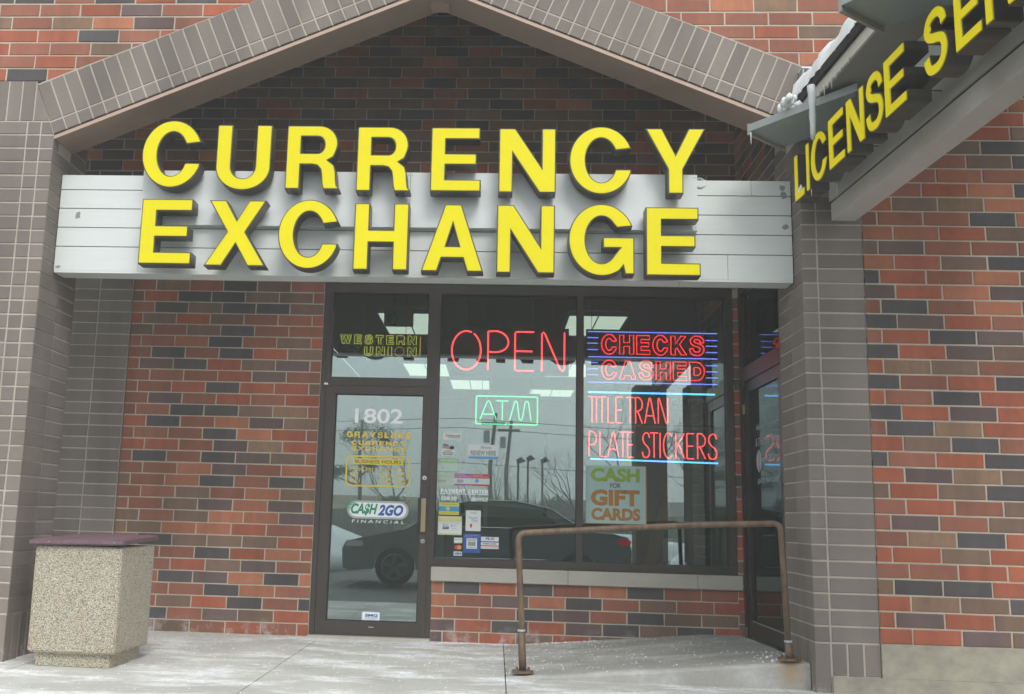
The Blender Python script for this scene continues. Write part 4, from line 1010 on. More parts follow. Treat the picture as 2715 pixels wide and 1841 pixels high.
MB().tube([(.853, 0, 2.585), (.853, 0, 2.415)], .005, 6).build('neon_tube', M['neon_gold'], t); MB().tube([(.925, 0, 2.592), (.925, 0, 2.410)], .005, 6).build('neon_tube', M['neon_gold'], t)
hang(t, .72, 2.612, 3.09, .026); MB().tube([(.335, .03, 2.86), (.345, .03, 2.62)], .003, 5).build('hanging_chain', M['silver_vinyl'], t)
t = thing('checks_neon_sign', 'CHECKS CASHED sign in red outline neon with blue stripes on black', 'neon sign', (0, YN, 0))
backer(t, 2.312, 3.452, 2.190, 2.685)
for z in (2.660, 2.436, 2.212): neon_line(t, 2.326, 3.444, z, M['neon_blue'], .0046)
for z in (2.606, 2.556, 2.500, 2.384, 2.330, 2.277):
    neon_line(t, 2.322, 2.415, z, M['neon_blue'], .0042); neon_line(t, 3.345, 3.444, z-.008, M['neon_blue'], .0042)
for word, z0, z1 in (('CHECKS', 2.466, 2.632), ('CASHED', 2.244, 2.404)):
    wds = {'C': .138, 'H': .130, 'E': .122, 'K': .142, 'S': .132, 'A': .150, 'D': .136}
    tot = sum(wds[c] for c in word); g_ = (3.338-2.446-tot)/5; x = 2.446
    for ch in word:
        neon_outline(t, ch, x, x+wds[ch]*.94, z0, z1, M['neon_deep'], .0040, s=.25, b=.21)
        if ch == 'D': neon_outline(t, 'D', x+.04, x+wds[ch]-.04, z0+.045, z1-.045, M['neon_deep'], .004, s=.2)
        x += wds[ch]+g_
for x in (2.36, 3.38): hang(t, x, 2.685, 3.09, .026)
t = thing('title_neon_sign', 'red TITLE TRANSFER and PLATE STICKERS neon sign with a half-dead word, between blue tubes', 'neon sign', (0, YN, 0))
neon_line(t, 2.328, 3.418, 2.124, M['neon_sky'], .0078); neon_line(t, 2.350, 3.432, 1.546, M['neon_sky'], .0068, z1=1.534)
neon_line(t, 2.320, 3.374, 1.838, M['neon_off'], .005, z1=1.828)
lay = [('T', 2.329, 2.40), ('I', 2.395, 2.41), ('T', 2.415, 2.485), ('L', 2.500, 2.555), ('E', 2.568, 2.625), ('T', 2.655, 2.728), ('R', 2.738, 2.795), ('A', 2.815, 2.905), ('N', 2.932, 3.012)]
for ch, a, b in lay: neon_letter(t, ch, a, b, 1.862, 2.084, M['neon_red'], .0048)
for ch, a, b in (('S', 3.035, 3.095), ('F', 3.112, 3.165), ('E', 3.192, 3.25), ('R', 3.275, 3.345)): neon_letter(t, ch, a, b, 1.872, 2.080, M['neon_off'], .0035)
lay = [('P', 2.340, 2.402), ('L', 2.432, 2.488), ('A', 2.500, 2.592), ('T', 2.592, 2.662), ('E', 2.668, 2.720), ('S', 2.795, 2.855), ('T', 2.860, 2.928), ('I', 2.935, 2.955), ('C', 2.972, 3.058), ('K', 3.078, 3.150), ('E', 3.172, 3.232), ('R', 3.262, 3.328), ('S', 3.352, 3.424)]
for ch, a, b in lay: neon_letter(t, ch, a, b, 1.568, 1.782, M['neon_red'], .0048)
for z in (2.10, 1.555):
    pass
box('mounting_rail', M['bronze_dark'], t, 2.33, 3.41, .02, .03, 1.845, 1.853); box('mounting_rail', M['bronze_dark'], t, 2.33, 3.41, .02, .03, 1.556, 1.562)
for x in (2.345, 3.395): hang(t, x, 1.55, 2.20, .026)
# transformer box with coiled cable hanging behind the transom
t = thing('sign_transformer', 'gray transformer box with a coiled cable hanging behind the door transom', 'transformer', (.50, .30, 2.70))
box('housing', mat('gray_box', (.16, .18, .165), .6), t, 0, .26, 0, .10, .03, .20, .006)
MB().tube([(.09+.045*math.cos(a*.5), -.03-.002*a, .07+.062*math.sin(a*.5)) for a in range(38)], .006, 6).build('cable_coil', M['bronze_dark'], t, True)
MB().tube([(.09, -.02, .20), (.09, -.01, .40)], .004, 5).build('hanging_wire', M['bronze_dark'], t)
# ================================================================== INTERIOR
tag(box('interior_floor', M['tile'], None, -.55, 6.5, .13, 9.0, -.02, .018), 'dull tiled shop floor behind the windows', None, kind='structure')
tag(box('interior_ceiling', M['int_ceiling'], None, -.55, 6.5, .31, 9.0, 3.10, 3.14), 'dim tiled shop ceiling with bright troffers', None, kind='structure')
iw = thing('interior_wall', 'pale painted walls enclosing the shop interior', None, kind='structure')
box('wall_panel', M['int_wall'], iw, -.60, 6.55, 9.0, 9.1, 0, 3.1); box('wall_panel', M['int_wall'], iw, -.62, -.56, .31, 9.0, 0, 3.1); box('wall_panel', M['int_wall'], iw, 6.5, 6.56, .31, 9.0, 0, 3.1)
box('wall_panel', M['int_wall'], iw, 3.66, 3.70, .31, 1.6, 0, 3.1)
for i, (a, b, c, d, lab) in enumerate(((.30, .90, 1.30, 2.55, 'front left ceiling troffer seen through the door transom'), (2.24, 2.84, 1.28, 2.40, 'front ceiling troffer above the CHECKS CASHED sign'),
      (.25, .85, 4.6, 5.8, 'left ceiling troffer in the second row'), (2.2, 2.8, 4.4, 5.6, 'right ceiling troffer in the second row'), (.82, 1.42, 6.1, 7.2, 'far left ceiling troffer above the ATM sign'), (2.05, 2.75, 7.0, 7.9, 'far right ceiling troffer beyond the OPEN sign'), (4.4, 5.0, 3.0, 4.2, 'ceiling troffer far right behind the blue tubes'))):
    t = thing('ceiling_light', 'lit fluorescent '+lab, 'ceiling light', (a, c, 3.04), group='fluorescent troffers in the shop')
    w_, l_ = b-a, d-c
    box('lens', M['lamp'], t, .012, w_-.012, .012, l_-.012, .012, .03)
    for q_ in ((0, w_, 0, .011), (0, w_, l_-.011, l_), (0, .011, .0112, l_-.0112), (w_-.011, w_, .0112, l_-.0112), (w_/2-.006, w_/2+.006, .0115, l_-.0115)):
        box('trim', M['int_wall'], t, q_[0], q_[1], q_[2], q_[3], .004, .055)
t = thing('service_counter', 'dark service counter across the shop interior', 'counter', (.9, 4.2, .02))
box('counter_front', M['dark_int'], t, 0, 4.6, 0, .08, 0, 1.02); box('counter_top', M['int_wall'], t, -.04, 4.64, -.05, .5, 1.021, 1.06)
for i in range(5): box('teller_post', BZ, t, .2+i*1.05, .24+i*1.05, .1, .14, 1.061, 2.1)
t = thing('wood_display_stand', 'slanted orange wood board standing behind the gift card poster', 'stand', (2.86, .55, .62))
MB().prism([(0, .0), (.10, 0), (.30, .72), (.20, .72)], 0, .03).build('side_board', M['wood'], t); box('shelf', M['wood'], t, 0, .25, -.10, .12, .001, .02)
t = thing('window_ledge_cabinet', 'low dark cabinet under the right window inside the shop', 'cabinet', (2.3, .20, .02))
box('cabinet_body', M['dark_int'], t, 0, 1.15, 0, .45, 0, .60); box('cabinet_top', mat('cabinet_top_gray', (.10, .11, .11), .5), t, -.01, 1.16, -.01, .46, .601, .62)
t = thing('brochure_rack', 'small pale ribbed brochure rack on the ledge cabinet', 'rack', (3.02, .42, .641))
for i in range(6): box('brochure', mat('brochure_%d' % i, (.30+.03*i, .34, .33), .6) if i < 2 else M['paper'] if i == 3 else M['int_wall'], t, .02*i, .02*i+.017, 0, .05, .0, .25)
cols = [(.5, .42, .04), (.45, .04, .06), (.05, .2, .5), (.6, .6, .6), (.5, .42, .04), (.08, .25, .35), (.5, .1, .2), (.6, .6, .62), (.1, .3, .12)]
q = random.Random(9)
for i, c in enumerate(cols):
    x = 2.98+.028*i+q.uniform(-.006, .006); z = .642+(.022 if i % 3 == 1 else 0)
    b = MB(); rr2 = .017
    o = lump('toy_ball', x, .30+q.uniform(-.02, .02), z+rr2, rr2, rr2, rr2, mat('ball_paint_%d' % i, c, .4), 1, None, 12, 8, 0, False)
    tag(o, '%s plastic ball in the little heap at the bottom of the right pane' % ['first yellow', 'dark red', 'blue', 'white', 'second yellow', 'dark teal', 'crimson', 'rightmost white-gray', 'green'][i], 'ball', 'toy balls on the window ledge')
# ================================================================== SIDE DOOR (neighbour)
sdr = thing('side_door', 'dark framed glass door of the animal clinic in the side wall, ajar to the ramp', 'door', (3.600, 0, .135), -math.pi/2)
sdr['label'] = 'dark framed glass door of the animal clinic, in the side wall beside the ramp'
# local x runs from the back wall towards the camera (world -Y); face is world -X
dk = mat('dark_brown_frame', (.030, .022, .022), .35, metal=.3)
for n_, a, b, c, d in (('jamb', .012, .10, 0, 2.90), ('jamb', 1.22, 1.27, 0, 2.90), ('head', .1005, 1.2195, 2.82, 2.90), ('transom_bar', .1005, 1.2195, 2.065, 2.19)):
    box(n_, dk if n_ != 'transom_bar' else mat('maroon_transom_bar', (.085, .022, .022), .4), sdr, a, b, 0, .10, c, d)
for n_, a, b, c, d in (('door_stile', .102, .22, .01, 2.06), ('door_stile', 1.12, 1.218, .01, 2.06), ('door_rail', .2205, 1.1195, 1.97, 2.06), ('door_rail', .2205, 1.1195, .01, .135)):
    box(n_, dk, sdr, a, b, .012, .055, c, d)
box('pane', M['glass_side'], sdr, .2205, 1.1195, .03, .035, .1355, 1.9695); box('pane', M['glass_side'], sdr, .1005, 1.2195, .03, .035, 2.191, 2.819)
box('latch_plate', M['brass'], sdr, .105, .130, -.006, .0115, 1.80, 1.88, .002); box('pivot_hinge', M['chrome'], sdr, .02, .06, -.008, -.0005, 2.155, 2.17); box('pivot_hinge', M['chrome'], sdr, .06, .11, -.008, .0, .0, .07)
box('kick_line', M['silver_vinyl'], sdr, .2205, 1.1195, .010, .0118, .128, .134)
t = thing('clinic_lettering', 'white Animal Emergency and Treatment Center lettering with a round emblem on the side door glass', 'lettering', (3.628, 0, .135), -math.pi/2)
MV = M['silver_vinyl']
for s, a, b, z, h in (('Animal Emergency', .40, 1.05, 1.62, .065), ('& Treatment Center', .38, 1.08, 1.51, .065), ('open 24 hours', .56, 1.05, 1.37, .055), ('(847) 548-5300', .42, 1.02, 1.20, .05)):
    lettering(t, s, a, b, z, z+h, 0, MV, .0, .15)
disc(t, .47, 1.39, .085, 0, MV, 'emblem_disc', rx=.075); rect(t, .452, .488, 1.315, 1.465, -.0012, M['bronze_dark'], 'emblem_bar'); rect(t, .46, .48, 1.30, 1.48, -.002, MV, 'emblem_bar')
tag(box('clinic_back_wall', mat('clinic_dark_wall', (.02, .024, .028), .8), None, 4.9, 5.0, -1.5, .0, -.1, 3.0), 'dark wall deep inside the neighbouring clinic entry', 'wall')
tag(box('clinic_floor', mat('clinic_floor_dark', (.03, .033, .035), .6), None, 3.72, 4.9, -1.5, .0, .10, .13), 'dark floor inside the neighbouring clinic entry', None, kind='structure')
# ================================================================== HANDRAIL
hr = thing('handrail', 'rusty brown pipe handrail bent at both corners, bolted beside the ramp', 'handrail')
a_, b_ = Vector((1.745, -1.72, .02)), Vector((3.452, -1.775, .165))
ta, tb = Vector((1.700, -1.72, .922)), Vector((3.420, -1.775, 1.035))
def bend(p, c, q, r=.055, n=6):
    u = (p-c).normalized(); v = (q-c).normalized(); s_ = c+u*r; e = c+v*r; out = []
    for i in range(n+1):
        t = i/n; out.append(s_*(1-t)**2+c*2*t*(1-t)+e*t*t)
    return out
mid1 = ta.lerp(tb, .32)+Vector((0, 0, .006)); mid2 = ta.lerp(tb, .7)+Vector((0, 0, .010))
path = [a_, a_.lerp(ta, .4)+Vector((.004, 0, 0))]+bend(a_, ta, tb)+[mid1, mid2]+bend(ta, tb, b_)+[b_]
MB().tube(path, .0205, 12).build('rail_pipe', M['rail'], hr, True)
for p, d in ((a_, ta-a_), (b_, tb-b_)):
    dn = d.normalized()
    MB().tube([p+dn*.0, p+dn*.26 if p is a_ else p+dn*.11], .0245, 12).build('post_sleeve', M['rail'], hr, True)
    k_ = .265 if p is a_ else .115
    MB().tube([p+dn*k_, p+dn*(k_+.012)], .0262, 12).build('clamp_ring', M['chrome'] if False else M['silver_vinyl'], hr)
    fl = MB().slab([(p.x+.075*math.cos(t), p.y+.062*math.sin(t)) for t in [math.pi/8+math.pi/4*i for i in range(8)]], p.z+.002, p.z+.016).build('base_flange', M['rail'], hr)
    for i in range(4):
        t = math.pi/4+math.pi/2*i; x, y = p.x+.055*math.cos(t), p.y+.042*math.sin(t)
        MB().tube([(x, y, p.z+.016), (x, y, p.z+.034)], .009, 6).build('anchor_bolt', M['rail'], hr)
# ================================================================== TRASH RECEPTACLE
tb_ = thing('trash_bin', 'square exposed-aggregate concrete trash bin with a plum painted lid', 'trash bin', (-1.165, -1.735, -.006), D2R(-2))
def rsq(x0, x1, y0, y1, r, n=4): return [(x, y) for x, y in arc(x1-r, y0+r, r, r, -90, 0, n)+arc(x1-r, y1-r, r, r, 0, 90, n)+arc(x0+r, y1-r, r, r, 90, 180, n)+arc(x0+r, y0+r, r, r, 180, 270, n)]
bq = MB()
h_ = .302
def loft(levels, m, name, parent):
    b = MB(); n = None
    for (x0, x1, y0, y1, r, z) in levels:
        p = rsq(x0, x1, y0, y1, r); n = len(p); b.v += [(x, y, z) for x, y in p]
    L_ = len(levels)
    for j in range(L_-1):
        for i in range(n): b.f.append((j*n+i, j*n+(i+1) % n, (j+1)*n+(i+1) % n, (j+1)*n+i))
    b.f.append(tuple(range(n-1, -1, -1))); b.f.append(tuple((L_-1)*n+i for i in range(n)))
    return b.build(name, m, parent)
loft([(-.255, .255, -.255, .255, .03, 0), (-.258, .258, -.258, .258, .03, .085)], M['aggregate'], 'plinth', tb_)
loft([(-.285, .285, -.285, .285, .03, .0855), (-.295, .295, -.295, .295, .03, .10), (-.297, .297, -.297, .297, .03, .755), (-.290, .290, -.290, .290, .03, .765)], M['aggregate'], 'body', tb_)
lid = loft([(-.330, .306, -.322, .318, .03, 0), (-.337, .313, -.329, .325, .03, .010), (-.335, .311, -.327, .323, .03, .030), (-.30, .28, -.29, .29, .05, .038)], M['lid'], 'lid', tb_)
lid.location = (0, 0, .785); lid.rotation_euler = (D2R(2.2), D2R(-1.0), 0)
sp_ = MB(); q = random.Random(2)
# ================================================================== SIDE CANOPY
al = -math.atan2(.99908, .04291)
cn = thing('entrance_canopy', 'gray and white canopy with dark shingles projecting from the facade at the right', 'canopy', (3.787, YF, 0), al)
def cb(n_, m, *a, **k): return box(n_, m, cn, *a, **k)
cb('beam', M['canopy_white'], -.0, 5.4, 0, .155, 3.070, 3.190, c=.002)
cb('lower_fascia', M['canopy_band'], -.0, 2.55, -.012, .13, 3.205, 3.46); cb('lower_fascia', M['canopy_band'], 2.555, 5.4, -.012, .13, 3.205, 3.46)
cb('reveal_strip', M['bronze_dark'], 0, 5.4, .004, .12, 3.190, 3.2049)
cb('upper_fascia', M['white_panel'], .35, 5.4, -.004, .12, 3.462, 3.70)
cb('soffit', M['gray_soffit'], .02, 5.4, -.275, .12, 3.702, 3.712)
cb('eave_fascia', M['canopy_white'], .02, 5.4, -.292, -.2755, 3.69, 3.765)
RP = MB(); RP.poly([(.0, -.315, 3.766), (5.4, -.315, 3.766), (5.4, 1.6, 4.50), (.0, 1.6, 4.50), (.0, -.315, 3.825), (5.4, -.315, 3.825), (5.4, 1.6, 4.56), (.0, 1.6, 4.56)],
     [(0, 3, 2, 1), (4, 5, 6, 7), (0, 1, 5, 4), (1, 2, 6, 5), (2, 3, 7, 6), (3, 0, 4, 7)]); RP.build('shingle_roof', M['shingle'], cn)
# returns (flat soffit pieces turned 45 degrees)
Mi = Matrix.Translation((3.787, YF, 0)) @ Matrix.Rotation(al, 4, 'Z'); Mi = Mi.inverted()
def loc2(p): v = Mi @ Vector((p[0], p[1], 0)); return (v.x, v.y)
def orient(p):
    s_ = sum(p[i][0]*p[(i+1) % len(p)][1]-p[(i+1) % len(p)][0]*p[i][1] for i in range(len(p))); return p if s_ > 0 else p[::-1]
def ret(A, Bp, C2, D2, z, lip):
    P = [A, Bp, C2, D2]
    MB().slab(orient([loc2(p) for p in P]), z, z+.05).build('cornice_return', M['gray_metal'], cn)
    a, b = Vector(A), Vector(Bp); d = (b-a).normalized(); nrm = Vector((-d.y, d.x)); c_ = (Vector(C2)+Vector(D2))/2
    if (c_-a).dot(nrm) > 0: nrm = -nrm
    MB().slab(orient([loc2(p) for p in (a, b, b+nrm*.018, a+nrm*.018)]), z-lip, z+.055).build('cornice_lip', M['gray_soffit'], cn)
ret((3.199, -2.106), (3.505, -1.820), (3.740, -2.170), (3.680, -2.75), 3.62, .022)
ret((3.247, -3.757), (3.544, -3.529), (3.96, -3.93), (3.72, -4.40), 3.62, .030)
# metal flashing box on the facade beside the roof
t = thing('metal_flashing', 'bent gray metal flashing against the arch beside the snowy roof edge', 'flashing', (3.60, YF, 3.93))
box('flashing_plate', M['gray_metal'], t, 0, .012, -.09, -.008, 0, .20); box('flashing_plate', M['gray_metal'], t, .013, .10, -.022, -.008, 0, .20); box('flashing_plate', M['gray_metal'], t, .10, .19, -.024, -.008, .08, .29); box('flashing_cap', M['snow'], t, -.004, .105, -.095, -.004, .201, .209)
# side sign
ss = thing('side_sign', 'yellow LICENSE SER channel letters in steep perspective on the canopy fascia', 'sign', (3.787, YF, 0), al)
LS = [('L', .166, .345), ('I', .385, .442), ('C', .470, .745), ('E', .773, 1.016), ('N', 1.050, 1.300), ('S', 1.318, 1.545), ('E', 1.560, 1.812), ('S', 2.000, 2.235), ('E', 2.300, 2.528), ('R', 2.555, 2.80)]
for ch, a, b in LS:
    o = channel_letter(ss, ch, a, b, 3.134, 3.455, -.175, .12, M['yellow_side'])
    cs_ = (a+b)/2
    MB().tube([(a+.03, -.176, 3.29), (a+.03, -.0125, 3.29)], .004, 5).build('mounting_pin', M['return'], ss)
box('raceway', M['return'], ss, .20, 2.78, -.172, -.1215, 3.245, 3.33)
# snow, icicles
def snow_strip(x0, x1, seed):
    qq = random.Random(seed); b = MB(); n = 44; prof = 6
    for i in range(n+1):
        x = x0+(x1-x0)*i/n; w = .17+qq.uniform(-.02, .02); h = .165+qq.uniform(-.03, .03)+.02*math.sin(i*.7); ov = qq.uniform(-.012, .02)
        if i == 0 or i == n: h *= .5
        for k in range(prof+1):
            t = math.pi*k/prof; y = -.315-ov+w*(1-math.cos(t)); zb_ = 3.822+max(y+.315, -.01)*.383
            b.v.append((x, y, zb_+h*math.sin(t)**.7-(.006)))
    for i in range(n):
        for k in range(prof):
            a = i*(prof+1)+k; b.f.append((a, a+1, a+prof+2, a+prof+1))
    return b
o = snow_strip(.12, 2.2, 4).build('roof_snow', M['snow'], None, True); o.location = (3.787, YF, 0); o.rotation_euler = (0, 0, al)
tag(o, 'strip of white snow lying along the canopy roof edge', 'snow')
qp = random.Random(31); pm = MB()
for i in range(26):
    f_ = qp.random(); cx, cy, cz = 3.405+qp.gauss(0, .035)-.05*f_*0, -2.27+qp.gauss(0, .05), 3.668+abs(qp.gauss(0, .038)); rr_ = qp.uniform(.018, .038)
    b0_ = len(pm.v)
    for a1 in range(5):
        for a2 in range(7):
            th_, ph_ = math.pi*(a1+.5)/5, 2*math.pi*a2/7; d_ = rr_*qp.uniform(.8, 1.2)
            pm.v.append((cx+d_*math.sin(th_)*math.cos(ph_), cy+d_*math.sin(th_)*math.sin(ph_), cz+d_*math.cos(th_)))
    for a1 in range(4):
        for a2 in range(7): pm.f.append((b0_+a1*7+a2, b0_+(a1+1)*7+a2, b0_+(a1+1)*7+(a2+1) % 7, b0_+a1*7+(a2+1) % 7))
    pm.f.append(tuple(b0_+k for k in range(7))); pm.f.append(tuple(b0_+28+k for k in range(6, -1, -1)))
tag(pm.build('snow_pile', M['snow'], None, True), 'crumbly snow pile on the pointed cornice below the flashing', 'snow', kind='stuff')
tag(lump('snow_on_letter', 3.515, -2.10, 3.195, .022, .05, .055, M['snow'], 5, flat=False), 'small lump of snow caught on the foot of the letter L', 'snow')
ici = 0
def icicle(x, y, z, L_, r, label):
    q_ = random.Random(int(x*1000+y*77+z*31)); n = 7
    pts = [(x+q_.uniform(-.15, .15)*r, y+q_.uniform(-.15, .15)*r, z-L_*i/n) for i in range(n+1)]
    rad = [r*(1-i/n*(.75 if r > .02 else 1))**(.5 if r > .02 else .8)*q_.uniform(.85, 1.15)+.0006 for i in range(n+1)]
    o = MB().tube(pts, rad, 7).build('icicle', M['ice'], None, True); tag(o, label, 'icicle', 'icicles on the canopy'); return o
def cw(s_, off, z): v = Matrix.Translation((3.787, YF, 0)) @ Matrix.Rotation(al, 4, 'Z') @ Vector((s_, off, z)); return v
big = icicle(3.455, -2.60, 3.72, .35, .026, 'thick cloudy icicle column hanging from the lower end of the canopy gutter')
for i, (s_, L_) in enumerate([(.60, .10), (.66, .05), (.74, .07), (.80, .045), (.86, .08), (.93, .05), (1.00, .035), (1.12, .04)]):
    v = cw(s_, -.300, 3.70); icicle(v.x, v.y, v.z, L_, .0045, 'thin icicle under the roof edge, %s' % ['just right of the thick one', 'second after the thick one', 'third after the thick one', 'fourth after the thick one', 'fifth after the thick one', 'sixth after the thick one', 'seventh after the thick one', 'last and highest of the row'][i])
icicle(3.206, -2.108, 3.61, .085, .006, 'short icicle at the left tip of the lower cornice return')
icicle(3.50, -1.835, 3.60, .02, .004, 'tiny icicle at the lowest corner of the cornice return')
v = cw(.55, -.17, 3.14); icicle(v.x, v.y, v.z, .10, .004, 'thin icicle under the letters beside the beam end')
v = cw(.44, -.29, 3.134); icicle(v.x, v.y, v.z, .045, .003, 'tiny icicle under the letter I')
icicle(2.795, -1.69, 2.680, .05, .003, 'tiny icicle under the white sign board near its right end')
# ================================================================== BEHIND THE CAMERA (seen in the glass)
for i, (x, y) in enumerate(((3.60, -6.7), (4.36, -6.6))):
    t = thing('canopy_pier', 'gray brick support pier of the canopy, %s' % ('nearer to the entrance' if i == 0 else 'outer one'), 'pier', (x, y, 0))
    box('brick_core', M['gray_brick'], t, 0, .46, 0, .46, -.3, 3.06)
t = thing('parked_car', 'dark gray sedan parked side-on beside the walk, seen only as a reflection', 'car', (0, -8.66, -.16))
prof_b = [(-1.06, .30), (-1.08, .62), (-1.02, .74), (-.80, .80), (-.05, .96), (.10, .99), (2.9, 1.02), (3.55, .99), (3.80, .93), (3.86, .70), (3.84, .36), (3.60, .25)]
def wheelarch(cx, r=.37): return [(cx+r*math.cos(a), .25+max(0, r*math.sin(a))*1.0+.04) for a in [math.pi*k/10 for k in range(11)]]
body = prof_b+wheelarch(2.95)+wheelarch(-.17)+[(-.95, .25)]
# side skins as extruded silhouette
MB().prism([(x, z) for x, z in body][::-1], -1.82, 0).build('car_body', M['car_paint'], t)
roof = [(-.02, .97), (.75, 1.40), (1.2, 1.50), (1.9, 1.50), (2.5, 1.38), (3.15, 1.03)]
gh = MB(); n = len(roof)
gh.v = [(x, -.06-(z-.97)*.30, z) for x, z in roof]+[(x, -1.76+(z-.97)*.30, z) for x, z in roof]
gh.f = [tuple(range(n)), tuple(range(2*n-1, n-1, -1))]+[(i, i+n, (i+1) % n+n, (i+1) % n) for i in range(n)]
gh.build('cabin', M['car_paint'], t)
for a, b, c, d in ((.30, 1.33, .55, 1.33), (1.40, 2.72, 1.40, 2.32)):
    w = MB(); lo = 1.04; hi = 1.42
    pts = [(a, lo), (b, lo), (d, hi if c < 1 else 1.36), (c+.42 if c < 1 else c, hi)]
    w.poly([(x, -.05-(z-.97)*.30, z) for x, z in pts], [(0, 1, 2, 3)]); w.build('side_window', M['car_glass'], t)
wt = MB().tube([(.02, -.03, .985), (.70, -.165, 1.405), (1.2, -.20, 1.50), (1.9, -.20, 1.50), (2.5, -.165, 1.385), (3.0, -.05, 1.07)], .016, 6).build('roof_trim', M['chrome'], t)
MB().tube([(.30, -.045, 1.03), (2.78, -.045, 1.04)], .013, 5).build('belt_trim', M['chrome'], t)
MB().tube([(.2, .004, .50), (2.4, .004, .52)], .010, 5).build('side_moulding', M['chrome'], t)
for cx in (-.17, 2.95):
    wh = MB().tube([(cx, -.20, .33), (cx, .01, .33)], .33, 24).build('wheel', M['tyre'], t)
    rim = MB().tube([(cx, .005, .33), (cx, .02, .33)], .215, 20).build('rim', M['tyre'], wh)
    sp2 = MB()
    for k in range(5):
        a = 2*math.pi*k/5+.3; c_, s_ = math.cos(a), math.sin(a)
        sp2.poly([(cx-s_*.03, .028, .33+c_*.03), (cx+s_*.03, .028, .33-c_*.03), (cx+c_*.21+s_*.04, .028, .33+s_*.21-c_*.04), (cx+c_*.21-s_*.04, .028, .33+s_*.21+c_*.04)], [(0, 1, 2, 3)])
    sp2.tube([(cx+.21*math.cos(a), .024, .33+.21*math.sin(a)) for a in [2*math.pi*k/24 for k in range(24)]], .012, 5, True)
    sp2.build('spokes', M['rim'], wh)
box('headlight', M['headlight'], t, -1.02, -.72, -.30, .006, .66, .76, .02); box('taillight', M['taillight'], t, 3.62, 3.845, -.40, .008, .80, .90, .03); box('side_mirror', M['car_paint'], t, .42, .60, -.04, .13, 1.02, 1.14, .03)
def snowbank(x, y, rx, ry, h, seed, label): tag(lump('snow_bank', x, y, -.16, rx, ry, h, M['snow'], seed, seg=22, rings=10, amp=.22), label, 'snow bank', 'ploughed snow banks in the parking lot')
snowbank(-3.6, -13.5, 2.4, 1.3, 1.05, 21, 'ploughed snow bank ahead of the parked car'); snowbank(8.6, -14.5, 3.2, 1.6, 1.15, 22, 'ploughed snow bank behind the parked car'); snowbank(2.0, -26, 6.5, 1.8, .8, 23, 'long low snow bank across the far lot')
snowbank(-14, -24, 5, 1.8, .9, 24, 'long low snow bank at the far left of the lot')
def bare_tree(name, x, y, H, seed, label, lean=0, depth=6):
    q_ = random.Random(seed); t = thing(name, label, 'tree', (x, y, -.16), group='bare trees across the lot')
    tr = MB(); br = MB()
    def grow(p, d, L_, r, lv, mb_):
        pts = [p]; dd = d.copy()
        for i in range(3):
            dd = (dd+Vector((q_.uniform(-.2, .2), q_.uniform(-.2, .2), q_.uniform(-.05, .15)))).normalized(); pts.append(pts[-1]+dd*L_/3)
        mb_.tube(pts, [r, r*.88, r*.76, r*.62], 5 if lv < 2 else 3, cap=False)
        if lv >= depth: return
        for k in range(2 if lv > 0 else 4):
            a = q_.uniform(0, 6.28); sp = q_.uniform(.45, .95)
            nd = (dd+Vector((math.cos(a)*sp, math.sin(a)*sp, q_.uniform(.0, .25)))).normalized()
            grow(pts[q_.choice([2, 3, 3])], nd, L_*q_.uniform(.62, .82), r*.62, lv+1, br)
    grow(Vector((0, 0, 0)), Vector((lean, 0, 1)).normalized(), H*.34, H*.014, 0, tr)
    tr.build('trunk', M['bark'], t); br.build('branches', M['bark'], t)
ps = [(-7.6, -36, 7.0, 'leftmost bare tree beyond the lot'), (-3.5, -40, 6.0, 'bare tree left of the conifer'), (-10.5, -44, 8.0, 'tall bare tree at the far left'), (5.2, -34, 4.6, 'small bare tree right of the utility poles'), (8.2, -33, 6.4, 'spreading bare tree reflected beside the gift card poster'), (11.5, -36, 6.2, 'bare tree reflected in the right part of the window'), (1.2, -50, 5.2, 'low bare tree behind the utility poles')]
for i, (x, y, H, lab) in enumerate(ps): bare_tree('bare_tree', x, y, H, 40+i, lab)
# evergreen
t = thing('conifer_tree', 'ragged dark conifer with a long bare trunk reflected in the door glass', 'tree', (-4.6, -36, -.16))
q = random.Random(6)
MB().tube([(0, 0, 0), (.06, 0, 2), (-.04, 0, 4.2), (.05, 0, 5.4)], [.12, .10, .08, .04], 6).build('trunk', M['bark'], t)
cr2 = MB(); lb = MB()
for (cx, cz, w_, h2) in ((0, 5.0, .6, .55), (-.5, 4.7, .4, .25), (.9, 4.9, .5, .22), (1.1, 4.6, .3, .2), (-1.3, 3.0, .7, .16), (-.8, 3.2, .5, .14), (.5, 3.4, .3, .15), (1.6, 1.9, .6, .14)):
    lb.tube([(0, 0, cz-.5), (cx*.6, 0, cz-.2), (cx, 0, cz)], [.05, .03, .015], 4)
    for i in range(260):
        x, y, z = cx+q.gauss(0, w_*.5), q.gauss(0, .35), cz+q.gauss(0, h2*.7); a = q.uniform(0, 6.28); s_ = .07
        cr2.poly([(x, y, z), (x+math.cos(a)*s_, y+q.uniform(-.05, .05), z+math.sin(a)*s_), (x+math.cos(a+.9)*s_, y, z+math.sin(a+.9)*s_)], [(0, 1, 2)])
cr2.build('crown', M['needles'], t); lb.build('limbs', M['bark'], t)
